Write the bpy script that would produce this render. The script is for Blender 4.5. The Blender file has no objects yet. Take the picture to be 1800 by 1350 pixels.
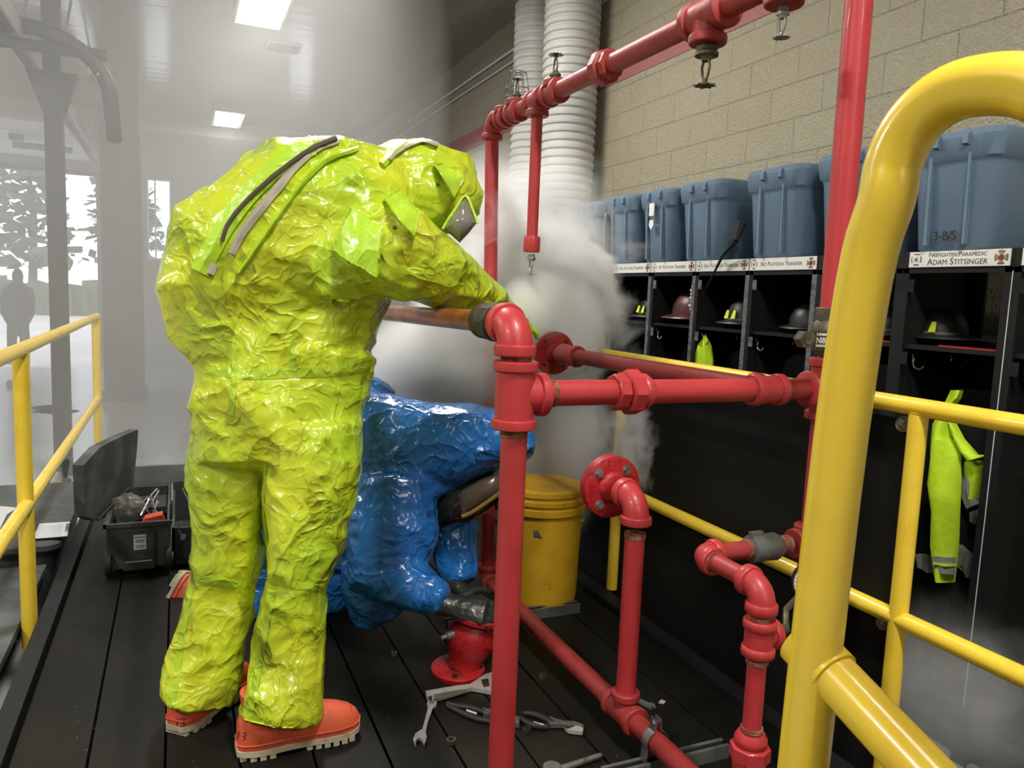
import bpy, bmesh, math, random
from mathutils import Vector, Matrix, noise
from mathutils.bvhtree import BVHTree
random.seed(7)
PI = math.pi
sc = bpy.context.scene
COL = sc.collection

# ------------------------------------------------------------------ camera
F, CX, CY, EYE = 1350.0, 900.0, 675.0, 1.35
XA = Vector((0.91723134, -0.00947146, 0.39824234))      # world axes seen in the lens frame (right, down, forward)
YA = Vector((-0.39637151, -0.12133822, 0.91003663))
ZA = Vector((0.03970264, -0.99256603, -0.11504943))
def world_dir(c): return Vector((XA.dot(c), YA.dot(c), ZA.dot(c)))
EYEP = Vector((0, 0, EYE))
cd = bpy.data.cameras.new('camera'); cam = bpy.data.objects.new('camera', cd); COL.objects.link(cam)
cd.sensor_width = 36; cd.lens = 27.0; cd.clip_start = 0.02; cd.clip_end = 300
r_, u_, b_ = world_dir(Vector((1, 0, 0))), world_dir(Vector((0, -1, 0))), world_dir(Vector((0, 0, -1)))
m4 = Matrix((r_, u_, b_)).transposed().to_4x4(); m4.translation = EYEP
cam.matrix_world = m4
sc.camera = cam

# ------------------------------------------------------------------ world, exposure, lamps
sc.view_settings.view_transform = 'Standard'; sc.view_settings.look = 'None'
sc.view_settings.gamma = 1; sc.view_settings.use_curve_mapping = False
sc.view_settings.exposure = 0.0
sc.cycles.use_denoising = True
sc.cycles.max_bounces = 6; sc.cycles.diffuse_bounces = 3; sc.cycles.glossy_bounces = 3
sc.cycles.transmission_bounces = 4; sc.cycles.transparent_max_bounces = 8
sc.cycles.volume_bounces = 4; sc.cycles.volume_step_rate = 1.0; sc.cycles.volume_max_steps = 96
sc.cycles.use_adaptive_sampling = True; sc.cycles.adaptive_threshold = 0.03
sc.cycles.sample_clamp_indirect = 6
sc.cycles.caustics_reflective = False; sc.cycles.caustics_refractive = False
wd = bpy.data.worlds.new('overcast_sky'); sc.world = wd; wd.use_nodes = True
bg = wd.node_tree.nodes['Background']
bg.inputs[0].default_value = (0.86, 0.92, 1.0, 1); bg.inputs[1].default_value = 3.4
LAMPS = [(0.82, 8.50), (0.82, 14.45), (0.82, 4.9), (0.82, 0.0), (0.82, -4.2), (-3.6, 0.5), (-3.6, 5.0), (-3.6, 9.75), (-3.6, 14.45)]
for i, (x, y) in enumerate(LAMPS):
    l = bpy.data.lights.new('fixture_light', 'AREA'); l.shape = 'RECTANGLE'; l.size = 0.36; l.size_y = 1.15
    l.energy = (165 if (x < 0 and y < 1) else 122 if y < 8 else 18); l.color = (1.0, 0.97, 0.90)
    o = bpy.data.objects.new('fixture_light', l); COL.objects.link(o); o.location = (x, y, 4.09)

# ------------------------------------------------------------------ helpers
def ray(u, v): return world_dir(Vector((u - CX, v - CY, F)))
def at(u, v, x=None, y=None, z=None):
    r = ray(u, v)
    t = (z - EYE) / r.z if z is not None else (x / r.x if x is not None else y / r.y)
    return EYEP + r * t
def W(u, v, d): return EYEP + ray(u, v) * (d / F)
def V(*a): return Vector(a)
X_, Y_, Z_ = V(1, 0, 0), V(0, 1, 0), V(0, 0, 1)

def frame(t, hint=None):
    t = t.normalized()
    h = hint if hint is not None else (Z_ if abs(t.z) < 0.9 else X_)
    a = h.cross(t)
    if a.length < 1e-6: a = X_.cross(t)
    a.normalize(); return a, t.cross(a).normalized()

class MB:
    def __init__(s): s.v = []; s.f = []; s.mi = []; s.m = 0
    def add(s, vs, fs):
        b = len(s.v); s.v += [Vector(p) for p in vs]; s.f += [tuple(b + i for i in f) for f in fs]; s.mi += [s.m] * len(fs); return s
    def box(s, x0, x1, y0, y1, z0, z1):
        return s.add([(x0,y0,z0),(x1,y0,z0),(x1,y1,z0),(x0,y1,z0),(x0,y0,z1),(x1,y0,z1),(x1,y1,z1),(x0,y1,z1)],
              [(3,2,1,0),(4,5,6,7),(0,1,5,4),(1,2,6,5),(2,3,7,6),(3,0,4,7)])
    def obox(s, c, ax, ay, az):
        c = Vector(c); P = []
        for k in (-1, 1):
            for i, j in ((-1,-1),(1,-1),(1,1),(-1,1)): P.append(c + ax*i + ay*j + az*k)
        return s.add(P, [(3,2,1,0),(4,5,6,7),(0,1,5,4),(1,2,6,5),(2,3,7,6),(3,0,4,7)])
    def loft(s, rings, cap=True, closed=False):
        n = len(rings[0]); b = len(s.v)
        for r in rings: s.v += [Vector(p) for p in r]
        m = len(rings)
        for i in range(m if closed else m - 1):
            k = (i + 1) % m
            for j in range(n):
                q = (j + 1) % n
                s.f.append((b+i*n+j, b+i*n+q, b+k*n+q, b+k*n+j)); s.mi.append(s.m)
        if cap and not closed:
            s.f.append(tuple(b + j for j in reversed(range(n)))); s.mi.append(s.m)
            s.f.append(tuple(b + (m-1)*n + j for j in range(n))); s.mi.append(s.m)
        return s
    def tube(s, pts, r, n=16, cap=True):
        pts = [Vector(p) for p in pts]; R = r if isinstance(r, (list, tuple)) else [r] * len(pts)
        rings = []; a = None
        for i, p in enumerate(pts):
            t = (pts[min(i+1, len(pts)-1)] - pts[max(i-1, 0)]).normalized()
            if a is None: a, c = frame(t)
            else:
                a = (a - t * a.dot(t)).normalized(); c = t.cross(a)
            rings.append([p + (a*math.cos(2*PI*k/n) + c*math.sin(2*PI*k/n)) * R[i] for k in range(n)])
        return s.loft(rings, cap)
    def lathe(s, o, axis, prof, n=28, cap=True):      # prof = [(radius, height)]
        o = Vector(o); a, c = frame(Vector(axis)); t = Vector(axis).normalized()
        return s.loft([[o + t*h + (a*math.cos(2*PI*k/n) + c*math.sin(2*PI*k/n))*max(r, 1e-4) for k in range(n)] for r, h in prof], cap)
    def prism(s, poly, d):                            # poly = list of world points, d = extrusion vector
        n = len(poly); P = [Vector(p) for p in poly]; Q = [p + d for p in P]
        return s.add(P + Q, [tuple(reversed(range(n))), tuple(range(n, 2*n))] + [(i, (i+1)%n, n+(i+1)%n, n+i) for i in range(n)])
    def hexa(s, o, axis, r, h0, h1, n=6):
        return s.lathe(o, axis, [(r*.93, h0), (r, h0+.003), (r, h1-.003), (r*.93, h1)], n)
    def build(s, name, mat, parent=None, origin=None, smooth=0.7, hidden=False):
        if parent is not None: o0 = BASE[parent]
        elif origin is not None: o0 = Vector(origin)
        else:
            xs = [p.x for p in s.v]; ys = [p.y for p in s.v]; zs = [p.z for p in s.v]
            o0 = V((min(xs)+max(xs))/2, (min(ys)+max(ys))/2, min(zs))
        me = bpy.data.meshes.new(name); me.from_pydata([p - o0 for p in s.v], [], s.f)
        mats = mat if isinstance(mat, (list, tuple)) else [mat]
        for m in mats: me.materials.append(m)
        if len(mats) > 1: me.polygons.foreach_set('material_index', s.mi)
        bm_ = bmesh.new(); bm_.from_mesh(me); bmesh.ops.recalc_face_normals(bm_, faces=bm_.faces); bm_.to_mesh(me); bm_.free()
        me.update()
        if smooth:
            me.shade_smooth(); me.set_sharp_from_angle(angle=smooth)
        o = bpy.data.objects.new(name, me); COL.objects.link(o)
        if parent is not None: o.parent = parent
        else: o.location = o0
        BASE[o] = o0
        return o
BASE = {}
def thing(name, label, cat, loc=(0, 0, 0), group=None):
    o = bpy.data.objects.new(name, None); COL.objects.link(o); o.location = loc; o.empty_display_size = .05
    BASE[o] = Vector(loc); o['label'] = label; o['category'] = cat
    if group: o['group'] = group
    return o
def tag(o, label, cat, group=None, kind=None):
    o['label'] = label; o['category'] = cat
    if group: o['group'] = group
    if kind: o['kind'] = kind
    return o
def struct(name, mb, m, smooth=0.7, label=None):
    o = mb.build(name, m, origin=(0, 0, 0), smooth=smooth); o['kind'] = 'structure'
    if label: o['label'] = label
    return o
def copy_tree(root, off):
    def cp(o, par):
        c = o.copy(); COL.objects.link(c); BASE[c] = BASE[o] + off
        if par is not None: c.parent = par
        for ch in list(KIDS.get(o, [])): cp(ch, c)
        return c
    c = cp(root, None); c.location = Vector(root.location) + off
    return c
KIDS = {}
def kids_scan():
    KIDS.clear()
    for o in COL.objects:
        if o.parent: KIDS.setdefault(o.parent, []).append(o)

# ------------------------------------------------------------------ materials
def s2l(c):
    return tuple(((x/255.0)/12.92 if x/255.0 <= .04045 else ((x/255.0+.055)/1.055)**2.4) for x in c)
def mat(name, rgb, rough=.5, metal=0.0, bump=None, var=None, coat=0.0, spec=.5, alpha=1.0, trans=0.0, var2=None):
    m = bpy.data.materials.new(name); m.use_nodes = True; nt = m.node_tree; N = nt.nodes; L = nt.links
    b = N['Principled BSDF']; c = s2l(rgb) if max(rgb) > 1 else rgb
    b.inputs['Base Color'].default_value = (*c, 1); b.inputs['Roughness'].default_value = rough
    b.inputs['Metallic'].default_value = metal; b.inputs['Coat Weight'].default_value = coat
    b.inputs['Specular IOR Level'].default_value = spec; b.inputs['Alpha'].default_value = alpha
    b.inputs['Transmission Weight'].default_value = trans
    geo = N.new('ShaderNodeNewGeometry')
    if var:                                          # (scale, other colour, threshold low, high)
        n = N.new('ShaderNodeTexNoise'); n.inputs['Scale'].default_value = var[0]; n.inputs['Detail'].default_value = 6
        L.new(geo.outputs['Position'], n.inputs['Vector'])
        mr = N.new('ShaderNodeMapRange'); mr.inputs[1].default_value = var[2]; mr.inputs[2].default_value = var[3]
        L.new(n.outputs[0], mr.inputs[0]); mx = N.new('ShaderNodeMix'); mx.data_type = 'RGBA'
        L.new(mr.outputs[0], mx.inputs[0]); mx.inputs[6].default_value = (*c, 1)
        c2 = s2l(var[1]) if max(var[1]) > 1 else var[1]
        mx.inputs[7].default_value = (*c2, 1); out = mx.outputs[2]
        if var2:
            n2 = N.new('ShaderNodeTexNoise'); n2.inputs['Scale'].default_value = var2[0]; n2.inputs['Detail'].default_value = 4
            L.new(geo.outputs['Position'], n2.inputs['Vector'])
            mr2 = N.new('ShaderNodeMapRange'); mr2.inputs[1].default_value = var2[2]; mr2.inputs[2].default_value = var2[3]
            L.new(n2.outputs[0], mr2.inputs[0]); mx2 = N.new('ShaderNodeMix'); mx2.data_type = 'RGBA'
            L.new(mr2.outputs[0], mx2.inputs[0]); L.new(out, mx2.inputs[6]); c3 = s2l(var2[1]) if max(var2[1]) > 1 else var2[1]
            mx2.inputs[7].default_value = (*c3, 1); out = mx2.outputs[2]
        L.new(out, b.inputs['Base Color'])
    if bump:
        n = N.new('ShaderNodeTexNoise'); n.inputs['Scale'].default_value = bump[0]; n.inputs['Detail'].default_value = 3
        L.new(geo.outputs['Position'], n.inputs['Vector'])
        bp = N.new('ShaderNodeBump'); bp.inputs['Strength'].default_value = bump[1]; bp.inputs['Distance'].default_value = bump[2] if len(bump) > 2 else .002
        L.new(n.outputs[0], bp.inputs['Height']); L.new(bp.outputs[0], b.inputs['Normal'])
    return m
def emis(name, rgb, strength):
    m = bpy.data.materials.new(name); m.use_nodes = True; b = m.node_tree.nodes['Principled BSDF']
    b.inputs['Base Color'].default_value = (.8, .8, .8, 1); b.inputs['Emission Color'].default_value = (*rgb, 1); b.inputs['Emission Strength'].default_value = strength
    return m
def crinkle(name, rgb, dark, sc1=11, sc2=26, dist=.012, rough=.3, trans=.25, coat=.3, amt=(.34, .26, .10)):
    """shiny creased chemical suit film: facets with sharp creases between them"""
    m = bpy.data.materials.new(name); m.use_nodes = True; nt = m.node_tree; N = nt.nodes; L = nt.links
    b = N['Principled BSDF']; geo = N.new('ShaderNodeNewGeometry')
    wn = N.new('ShaderNodeTexNoise'); wn.inputs['Scale'].default_value = 5.0; wn.inputs['Detail'].default_value = 2
    L.new(geo.outputs['Position'], wn.inputs['Vector'])
    sb = N.new('ShaderNodeVectorMath'); sb.operation = 'MULTIPLY_ADD'
    L.new(wn.outputs['Color'], sb.inputs[0]); sb.inputs[1].default_value = (.13, .13, .13); L.new(geo.outputs['Position'], sb.inputs[2])
    # ridges: thin raised creases
    prev = None
    for s_, w_, wd_ in ((sc1*.45, 1.0, 11.0), (sc1*.9, .6, 10.0), (sc2*.9, .3, 8.0)):
        no = N.new('ShaderNodeTexNoise'); no.inputs['Scale'].default_value = s_; no.inputs['Detail'].default_value = 1; L.new(sb.outputs[0], no.inputs['Vector'])
        m1 = N.new('ShaderNodeMath'); m1.operation = 'SUBTRACT'; m1.inputs[1].default_value = .5; L.new(no.outputs[0], m1.inputs[0])
        m2 = N.new('ShaderNodeMath'); m2.operation = 'ABSOLUTE'; L.new(m1.outputs[0], m2.inputs[0])
        m3 = N.new('ShaderNodeMath'); m3.operation = 'MULTIPLY_ADD'; m3.inputs[1].default_value = -wd_; m3.inputs[2].default_value = 1; m3.use_clamp = True; L.new(m2.outputs[0], m3.inputs[0])
        m4 = N.new('ShaderNodeMath'); m4.operation = 'POWER'; m4.inputs[1].default_value = 1.6; L.new(m3.outputs[0], m4.inputs[0])
        m5 = N.new('ShaderNodeMath'); m5.operation = 'MULTIPLY'; m5.inputs[1].default_value = w_; L.new(m4.outputs[0], m5.inputs[0])
        if prev:
            a_ = N.new('ShaderNodeMath'); a_.operation = 'ADD'; L.new(prev.outputs[0], a_.inputs[0]); L.new(m5.outputs[0], a_.inputs[1]); prev = a_
        else: prev = m5
    bp = N.new('ShaderNodeBump'); bp.inputs['Strength'].default_value = .8; bp.inputs['Distance'].default_value = dist
    L.new(prev.outputs[0], bp.inputs['Height'])
    nrm = bp.outputs[0]
    for s_, w_ in ((sc1*.8, amt[0]), (sc2*.8, amt[1]), (sc2*2.2, amt[2])):
        vo = N.new('ShaderNodeTexVoronoi'); vo.feature = 'F1'; vo.inputs['Scale'].default_value = s_; L.new(sb.outputs[0], vo.inputs['Vector'])
        q = N.new('ShaderNodeVectorMath'); q.operation = 'MULTIPLY_ADD'; L.new(vo.outputs['Color'], q.inputs[0]); q.inputs[1].default_value = (w_, w_, w_); q.inputs[2].default_value = (-w_/2, -w_/2, -w_/2)
        r = N.new('ShaderNodeVectorMath'); r.operation = 'ADD'; L.new(nrm, r.inputs[0]); L.new(q.outputs[0], r.inputs[1]); nrm = r.outputs[0]
    nn = N.new('ShaderNodeVectorMath'); nn.operation = 'NORMALIZE'; L.new(nrm, nn.inputs[0]); L.new(nn.outputs[0], b.inputs['Normal'])
    n = N.new('ShaderNodeTexNoise'); n.inputs['Scale'].default_value = 3.2; n.inputs['Detail'].default_value = 3; L.new(geo.outputs['Position'], n.inputs['Vector'])
    mr = N.new('ShaderNodeMapRange'); mr.inputs[1].default_value = .4; mr.inputs[2].default_value = .66; L.new(n.outputs[0], mr.inputs[0])
    mx = N.new('ShaderNodeMix'); mx.data_type = 'RGBA'; L.new(mr.outputs[0], mx.inputs[0])
    mx.inputs[6].default_value = (*rgb, 1); mx.inputs[7].default_value = (*dark, 1); L.new(mx.outputs[2], b.inputs['Base Color'])
    b.inputs['Roughness'].default_value = rough; b.inputs['Coat Weight'].default_value = coat; b.inputs['Coat Roughness'].default_value = .12
    return m

M = {}
M['red'] = mat('red_paint', (0.50, .040, .045), .42, bump=(60, .25, .002), var=(7, (.42, .032, .036), .45, .7), coat=.1)
M['red_dull'] = mat('dull_red_paint', (0.36, .036, .036), .5, bump=(45, .4, .003), var=(22, (.28, .03, .02), .5, .66))
M['thread'] = mat('rusty_thread', (.22, .055, .03), .6, bump=(160, .6, .002), var=(40, (.30, .17, .09), .5, .6))
M['cast_red'] = mat('cast_red_paint', (.45, .016, .02), .42, bump=(90, .6, .003), var=(18, (.20, .01, .012), .52, .7))
M['yellow'] = mat('yellow_enamel', (.93, .66, .055), .27, bump=(26, .12, .003), var=(9, (.82, .52, .03), .5, .8), coat=.35)
M['bucket'] = mat('yellow_plastic', (.74, .43, .02), .45, bump=(40, .15, .002), var=(6, (.55, .30, .02), .52, .75), var2=(38, (.20, .12, .03), .70, .74))
M['copper'] = mat('copper_tube', (.62, .20, .055), .32, .55, var=(9, (.33, .11, .05), .45, .65))
M['bronze'] = mat('tarnished_bronze', (.10, .09, .06), .5, .6, bump=(80, .3, .002), var=(30, (.20, .17, .10), .5, .65))
M['dark_fit'] = mat('dark_iron', (.045, .035, .028), .5, .3, bump=(90, .5, .003), var=(24, (.10, .06, .04), .5, .65))
M['steel'] = mat('zinc_steel', (.42, .42, .40), .35, .85, var=(30, (.22, .21, .18), .5, .7))
M['chrome'] = mat('chrome', (.75, .75, .74), .16, 1.0, var=(20, (.4, .4, .4), .5, .75))
M['tool_steel'] = mat('satin_tool_steel', (.60, .57, .52), .34, .35, var=(26, (.42, .40, .36), .5, .75))
M['galv'] = mat('galvanised_strut', (.20, .21, .20), .5, .5, var=(15, (.13, .14, .13), .45, .65))
M['black_wood'] = mat('black_painted_wood', (.010, .010, .0102), .55, spec=.3, bump=(30, .3, .003), var=(60, (.05, .05, .05), .66, .74))
M['black_panel'] = mat('black_sheet', (.0065, .0063, .0055), .7, spec=.2, bump=(12, .15, .004))
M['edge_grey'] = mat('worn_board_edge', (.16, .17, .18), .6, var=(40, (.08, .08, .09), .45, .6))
M['sign_white'] = mat('white_plastic_sign', (.80, .79, .74), .4)
M['ink'] = mat('black_ink', (.02, .02, .02), .6)
M['gold'] = mat('gold_emblem', (.33, .22, .09), .5)
M['emb_line'] = mat('emblem_outline', (.10, .085, .06), .6)
M['red_line'] = mat('dark_red_ink', (.18, .03, .02), .6)
M['tote'] = mat('blue_grey_plastic', (.150, .225, .310), .40, bump=(120, .12, .001), var=(3, (.125, .195, .28), .45, .65))
M['rubber'] = mat('black_rubber', (.02, .02, .02), .55, bump=(50, .3, .002))
M['glove'] = mat('black_glove', (.028, .028, .025), .38, bump=(26, .8, .006), coat=.2)
M['boot'] = mat('orange_rubber', (.80, .135, .055), .5, bump=(40, .3, .002), var=(12, (.58, .10, .06), .5, .72), var2=(50, (.25, .08, .06), .66, .72))
M['sole'] = mat('cream_rubber', (.55, .48, .33), .6, bump=(60, .3, .002), var=(30, (.3, .25, .17), .55, .7))
M['suit_y'] = crinkle('lime_suit_film', (.62, .69, .030), (.42, .65, .026), dist=.007, amt=(.34, .26, .08))
M['suit_y2'] = crinkle('lime_suit_flap', (.52, .76, .04), (.40, .68, .03), 12, 26, .003, .36, amt=(.16, .10, .04))
M['seam'] = crinkle('green_seam_tape', (.47, .66, .03), (.42, .60, .03), 11, 26, .008)
M['suit_b'] = crinkle('blue_suit_film', (.020, .185, .58), (.016, .13, .44), 9, 22, .010, .26, coat=.4, amt=(.26, .22, .08))
M['tape'] = mat('grey_zip_tape', (.42, .37, .29), .6, bump=(90, .4, .002))
M['zip_dark'] = mat('dark_zip', (.07, .05, .03), .7)
M['visor'] = mat('grey_visor', (.16, .15, .125), .12, coat=.6, var=(7, (.26, .25, .22), .45, .65))
M['visor_dark'] = mat('dark_visor', (.018, .016, .014), .12, coat=.7, var=(8, (.06, .045, .03), .55, .7))
M['skin'] = mat('skin', (.45, .25, .17), .6)
M['mask'] = mat('mask_rubber', (.03, .03, .035), .4)
M['tool_black'] = mat('toolbox_plastic', (.040, .042, .042), .55, bump=(60, .2, .002), var=(9, (.10, .105, .10), .5, .75))
M['tool_lid'] = mat('toolbox_lid_plastic', (.055, .058, .055), .55, bump=(60, .2, .002), var=(7, (.12, .125, .12), .45, .7))
M['hub'] = mat('yellow_hub', (.45, .28, .02), .5)
M['paper'] = mat('paper', (.62, .63, .62), .8)
M['cloth'] = mat('beige_rag', (.48, .45, .38), .9, bump=(60, .6, .004))
M['film'] = mat('clear_bag', (.32, .31, .28), .25, coat=.5, alpha=.55)
M['orange'] = mat('orange_plastic', (.75, .10, .04), .45)
M['hivis'] = mat('hi_vis_cloth', (.62, .90, .02), .75, bump=(30, .5, .006))
M['reflect'] = mat('silver_tape', (.30, .30, .29), .45)
M['black_cloth'] = mat('black_cloth', (.008, .008, .010), .85)
M['helmet_red'] = mat('red_helmet', (.10, .018, .025), .4, var=(14, (.035, .01, .012), .45, .6))
M['helmet_black'] = mat('black_helmet', (.014, .014, .014), .45)
M['trap'] = mat('lime_reflector', (.75, .85, .05), .5)
M['hose'] = mat('white_hose_plastic', (.62, .61, .57), .5, var=(2.5, (.5, .5, .48), .45, .6))
M['stripe'] = mat('faded_red_stripe', (.36, .13, .125), .6)
M['fix'] = mat('white_metal', (.75, .75, .74), .5)
M['diff'] = emis('lit_diffuser', (1, .985, .95), 9)
M['leaf'] = mat('foliage', (.05, .075, .045), .9, var=(2, (.10, .11, .09), .4, .6))
M['bark'] = mat('bark', (.07, .06, .05), .9)
M['person_dark'] = mat('dark_clothes', (.02, .024, .03), .9)
M['column'] = mat('grey_steel_column', (.045, .047, .047), .5)
M['track'] = mat('galvanised_track', (.30, .30, .29), .45, .3)
M['white_door'] = mat('white_door_panel', (.62, .60, .60), .5)

def block_wall():
    m = bpy.data.materials.new('painted_block'); m.use_nodes = True; N = m.node_tree.nodes; L = m.node_tree.links
    b = N['Principled BSDF']; geo = N.new('ShaderNodeNewGeometry'); sp = N.new('ShaderNodeSeparateXYZ'); L.new(geo.outputs['Position'], sp.inputs[0])
    ad = N.new('ShaderNodeMath'); ad.operation = 'ADD'; L.new(sp.outputs[0], ad.inputs[0]); L.new(sp.outputs[1], ad.inputs[1])
    cb = N.new('ShaderNodeCombineXYZ'); L.new(ad.outputs[0], cb.inputs[0]); L.new(sp.outputs[2], cb.inputs[1])
    br = N.new('ShaderNodeTexBrick'); L.new(cb.outputs[0], br.inputs['Vector'])
    br.inputs['Scale'].default_value = 1; br.inputs['Brick Width'].default_value = .406; br.inputs['Row Height'].default_value = .203
    br.inputs['Mortar Size'].default_value = .004; br.inputs['Mortar Smooth'].default_value = .6
    br.inputs['Color1'].default_value = (.45, .405, .285, 1); br.inputs['Color2'].default_value = (.43, .385, .27, 1); br.inputs['Mortar'].default_value = (.385, .34, .235, 1)
    L.new(br.outputs['Color'], b.inputs['Base Color']); b.inputs['Roughness'].default_value = .24
    n = N.new('ShaderNodeTexNoise'); n.inputs['Scale'].default_value = 95; n.inputs['Detail'].default_value = 3; L.new(geo.outputs['Position'], n.inputs['Vector'])
    b1 = N.new('ShaderNodeBump'); b1.inputs['Strength'].default_value = 1.0; b1.inputs['Distance'].default_value = .014; L.new(n.outputs[0], b1.inputs['Height'])
    b2 = N.new('ShaderNodeBump'); b2.invert = True; b2.inputs['Strength'].default_value = .8; b2.inputs['Distance'].default_value = .008
    L.new(br.outputs['Fac'], b2.inputs['Height']); L.new(b1.outputs[0], b2.inputs['Normal']); L.new(b2.outputs[0], b.inputs['Normal'])
    return m
M['block'] = block_wall()
def wave_mat(name, rgb, rough, vec, scale, strength, dist, metal=0):
    m = bpy.data.materials.new(name); m.use_nodes = True; N = m.node_tree.nodes; L = m.node_tree.links
    b = N['Principled BSDF']; b.inputs['Base Color'].default_value = (*rgb, 1); b.inputs['Roughness'].default_value = rough; b.inputs['Metallic'].default_value = metal
    geo = N.new('ShaderNodeNewGeometry'); mp = N.new('ShaderNodeMapping'); L.new(geo.outputs['Position'], mp.inputs[0]); mp.inputs['Scale'].default_value = vec
    n = N.new('ShaderNodeTexNoise'); n.inputs['Scale'].default_value = scale; n.inputs['Detail'].default_value = 4; L.new(mp.outputs[0], n.inputs['Vector'])
    bp = N.new('ShaderNodeBump'); bp.inputs['Strength'].default_value = strength; bp.inputs['Distance'].default_value = dist
    L.new(n.outputs[0], bp.inputs['Height']); L.new(bp.outputs[0], b.inputs['Normal'])
    return m
M['ceil'] = wave_mat('glossy_ceiling', (.42, .41, .40), .16, (.12, 1, 1), 7, .3, .02, .75)
M['bayfloor'] = wave_mat('polished_concrete', (.36, .36, .35), .22, (1, 1, 1), 3, .25, .02)
M['outground'] = mat('concrete_apron', (.62, .60, .58), .9, var=(.6, (.5, .46, .44), .4, .6))
M['farwall'] = mat('grey_wall', (.27, .27, .26), .7)
M['deck'] = mat('black_deck_paint', (.0105, .0100, .0080), .50, spec=.14, bump=(18, .35, .004), var=(1.6, (.022, .019, .013), .45, .75), var2=(42, (.10, .095, .08), .70, .78))

# ------------------------------------------------------------------ the room
w = MB(); w.box(3.3, 3.5, -5, 16.7, -.35, 4.25); struct('wall_right', w, M['block'])
w = MB(); w.box(-7.2, -7, -5, 16.7, -.35, 4.25); struct('wall_left', w, M['farwall'])
w = MB(); w.box(-7.2, 3.5, -5.2, -5, -.35, 4.25); struct('wall_near', w, M['farwall'])
w = MB()
for x0, x1, z0, z1 in [(-7.2,-6.6,-.35,4.25),(-6.6,-1.32,3.24,4.25),(-1.32,-.52,-.35,4.25),(-.52,-.10,-.35,1.75),(-.52,-.10,3.28,4.25),
                       (-.10,2.1,-.35,4.25),(2.1,2.55,-.35,1.75),(2.1,2.55,3.28,4.25),(2.55,3.3,-.35,4.25)]:
    w.box(x0, x1, 16.5, 16.7, z0, z1)
struct('wall_far', w, M['farwall'])
w = MB(); w.box(-7.2, 3.5, -5.2, 16.7, 4.25, 4.4); struct('ceiling', w, M['ceil'])
w = MB(); w.box(-7.2, 3.5, -5.2, 16.7, -.5, -.35); struct('floor', w, M['bayfloor'])
w = MB(); w.box(-40, 40, 16.7, 90, -.55, -.37); struct('ground', w, M['outground'], label='pale concrete apron outside the open bay door')
w = MB(); w.box(-7, 3.3, 15.35, 15.6, 3.98, 4.25); struct('trim_1', w, M['farwall'])
w = MB()
for x in (-1.32, -6.6): w.box(x-.05, x+.05, 16.42, 16.5, -.35, 3.29)
w.box(-6.6, -1.32, 16.42, 16.5, 3.22, 3.30)
struct('door_1', w, M['column'])
for i, (x0, x1) in enumerate(((-.52, -.10), (2.1, 2.55))):
    w = MB(); t = .025
    w.box(x0, x0+t, 16.46, 16.56, 1.75, 3.28); w.box(x1-t, x1, 16.46, 16.56, 1.75, 3.28)
    w.box(x0+t, x1-t, 16.46, 16.56, 1.75, 1.78); w.box(x0+t, x1-t, 16.46, 16.56, 3.25, 3.28); w.box(x0+.13, x0+.155, 16.47, 16.55, 1.78, 3.25)
    wo = struct('window_%d' % (i+1), w, M['fix'])
    g = MB(); g.box(x0+t, x1-t, 16.50, 16.512, 1.78, 3.25)
    gm = mat('window_glass', (.9, .95, 1), .02, trans=1.0) if i == 0 else bpy.data.materials['window_glass']
    g.build('pane', gm, wo)
# red stripe on the block wall
s = MB(); s.box(3.294, 3.3, -4.9, 16.4, 3.10, 3.30); struct('trim_2', s, M['stripe'], label='faded red stripe painted along the block wall')
s = MB(); s.tube([(3.27, -4.9, 3.92), (3.27, 16.3, 3.92)], .013, 8); tag(s.build('conduit', M['fix']), 'thin white conduit, upper of two along the block wall', 'pipe')
s = MB(); s.tube([(3.27, -4.9, 3.80), (3.27, 16.3, 3.80)], .010, 8); tag(s.build('conduit', M['fix']), 'thin white conduit, lower of two along the block wall', 'pipe')

# ceiling fixtures
FIXL = {0: 'bright ceiling light cut by the top edge of the photo', 1: 'smaller bright ceiling light farther back in the haze'}
for i, (x, y) in enumerate(LAMPS):
    t = thing('ceiling_light', FIXL.get(i, 'white ceiling light outside the view above the near bay'), 'light', (x, y, 4.13), None if i < 2 else 'ceiling lights above and behind the camera')
    f = MB(); f.box(x-.24, x+.24, y-.66, y+.66, 4.16, 4.25)
    for a in (-1, 1): f.box(x+a*.24-.012, x+a*.24+.012, y-.66, y+.66, 4.13, 4.16)
    for a in (-1, 1): f.box(x-.228, x+.228, y+a*.65-.012, y+a*.65+.012, 4.13, 4.16)
    f.build('housing', M['fix'], t)
    for k in range(4):
        d = MB(); xx = x - .16 + k*.107; d.tube([(xx, y-.6, 4.145), (xx, y+.6, 4.145)], .022, 8); d.build('tube_lamp', M['diff'], t)
v = thing('ceiling_vent', 'flat grey rectangular vent in the ceiling between the two lights', 'vent', (1.21, 10.15, 4.22))
f = MB(); f.box(1.0, 1.42, 9.98, 10.32, 4.235, 4.25); f.build('frame', M['track'], v)
f = MB()
for k in range(5): f.box(1.03, 1.39, 10.02+k*.06, 10.05+k*.06, 4.22, 4.236)
f.build('louvre', M['column'], v)

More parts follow.
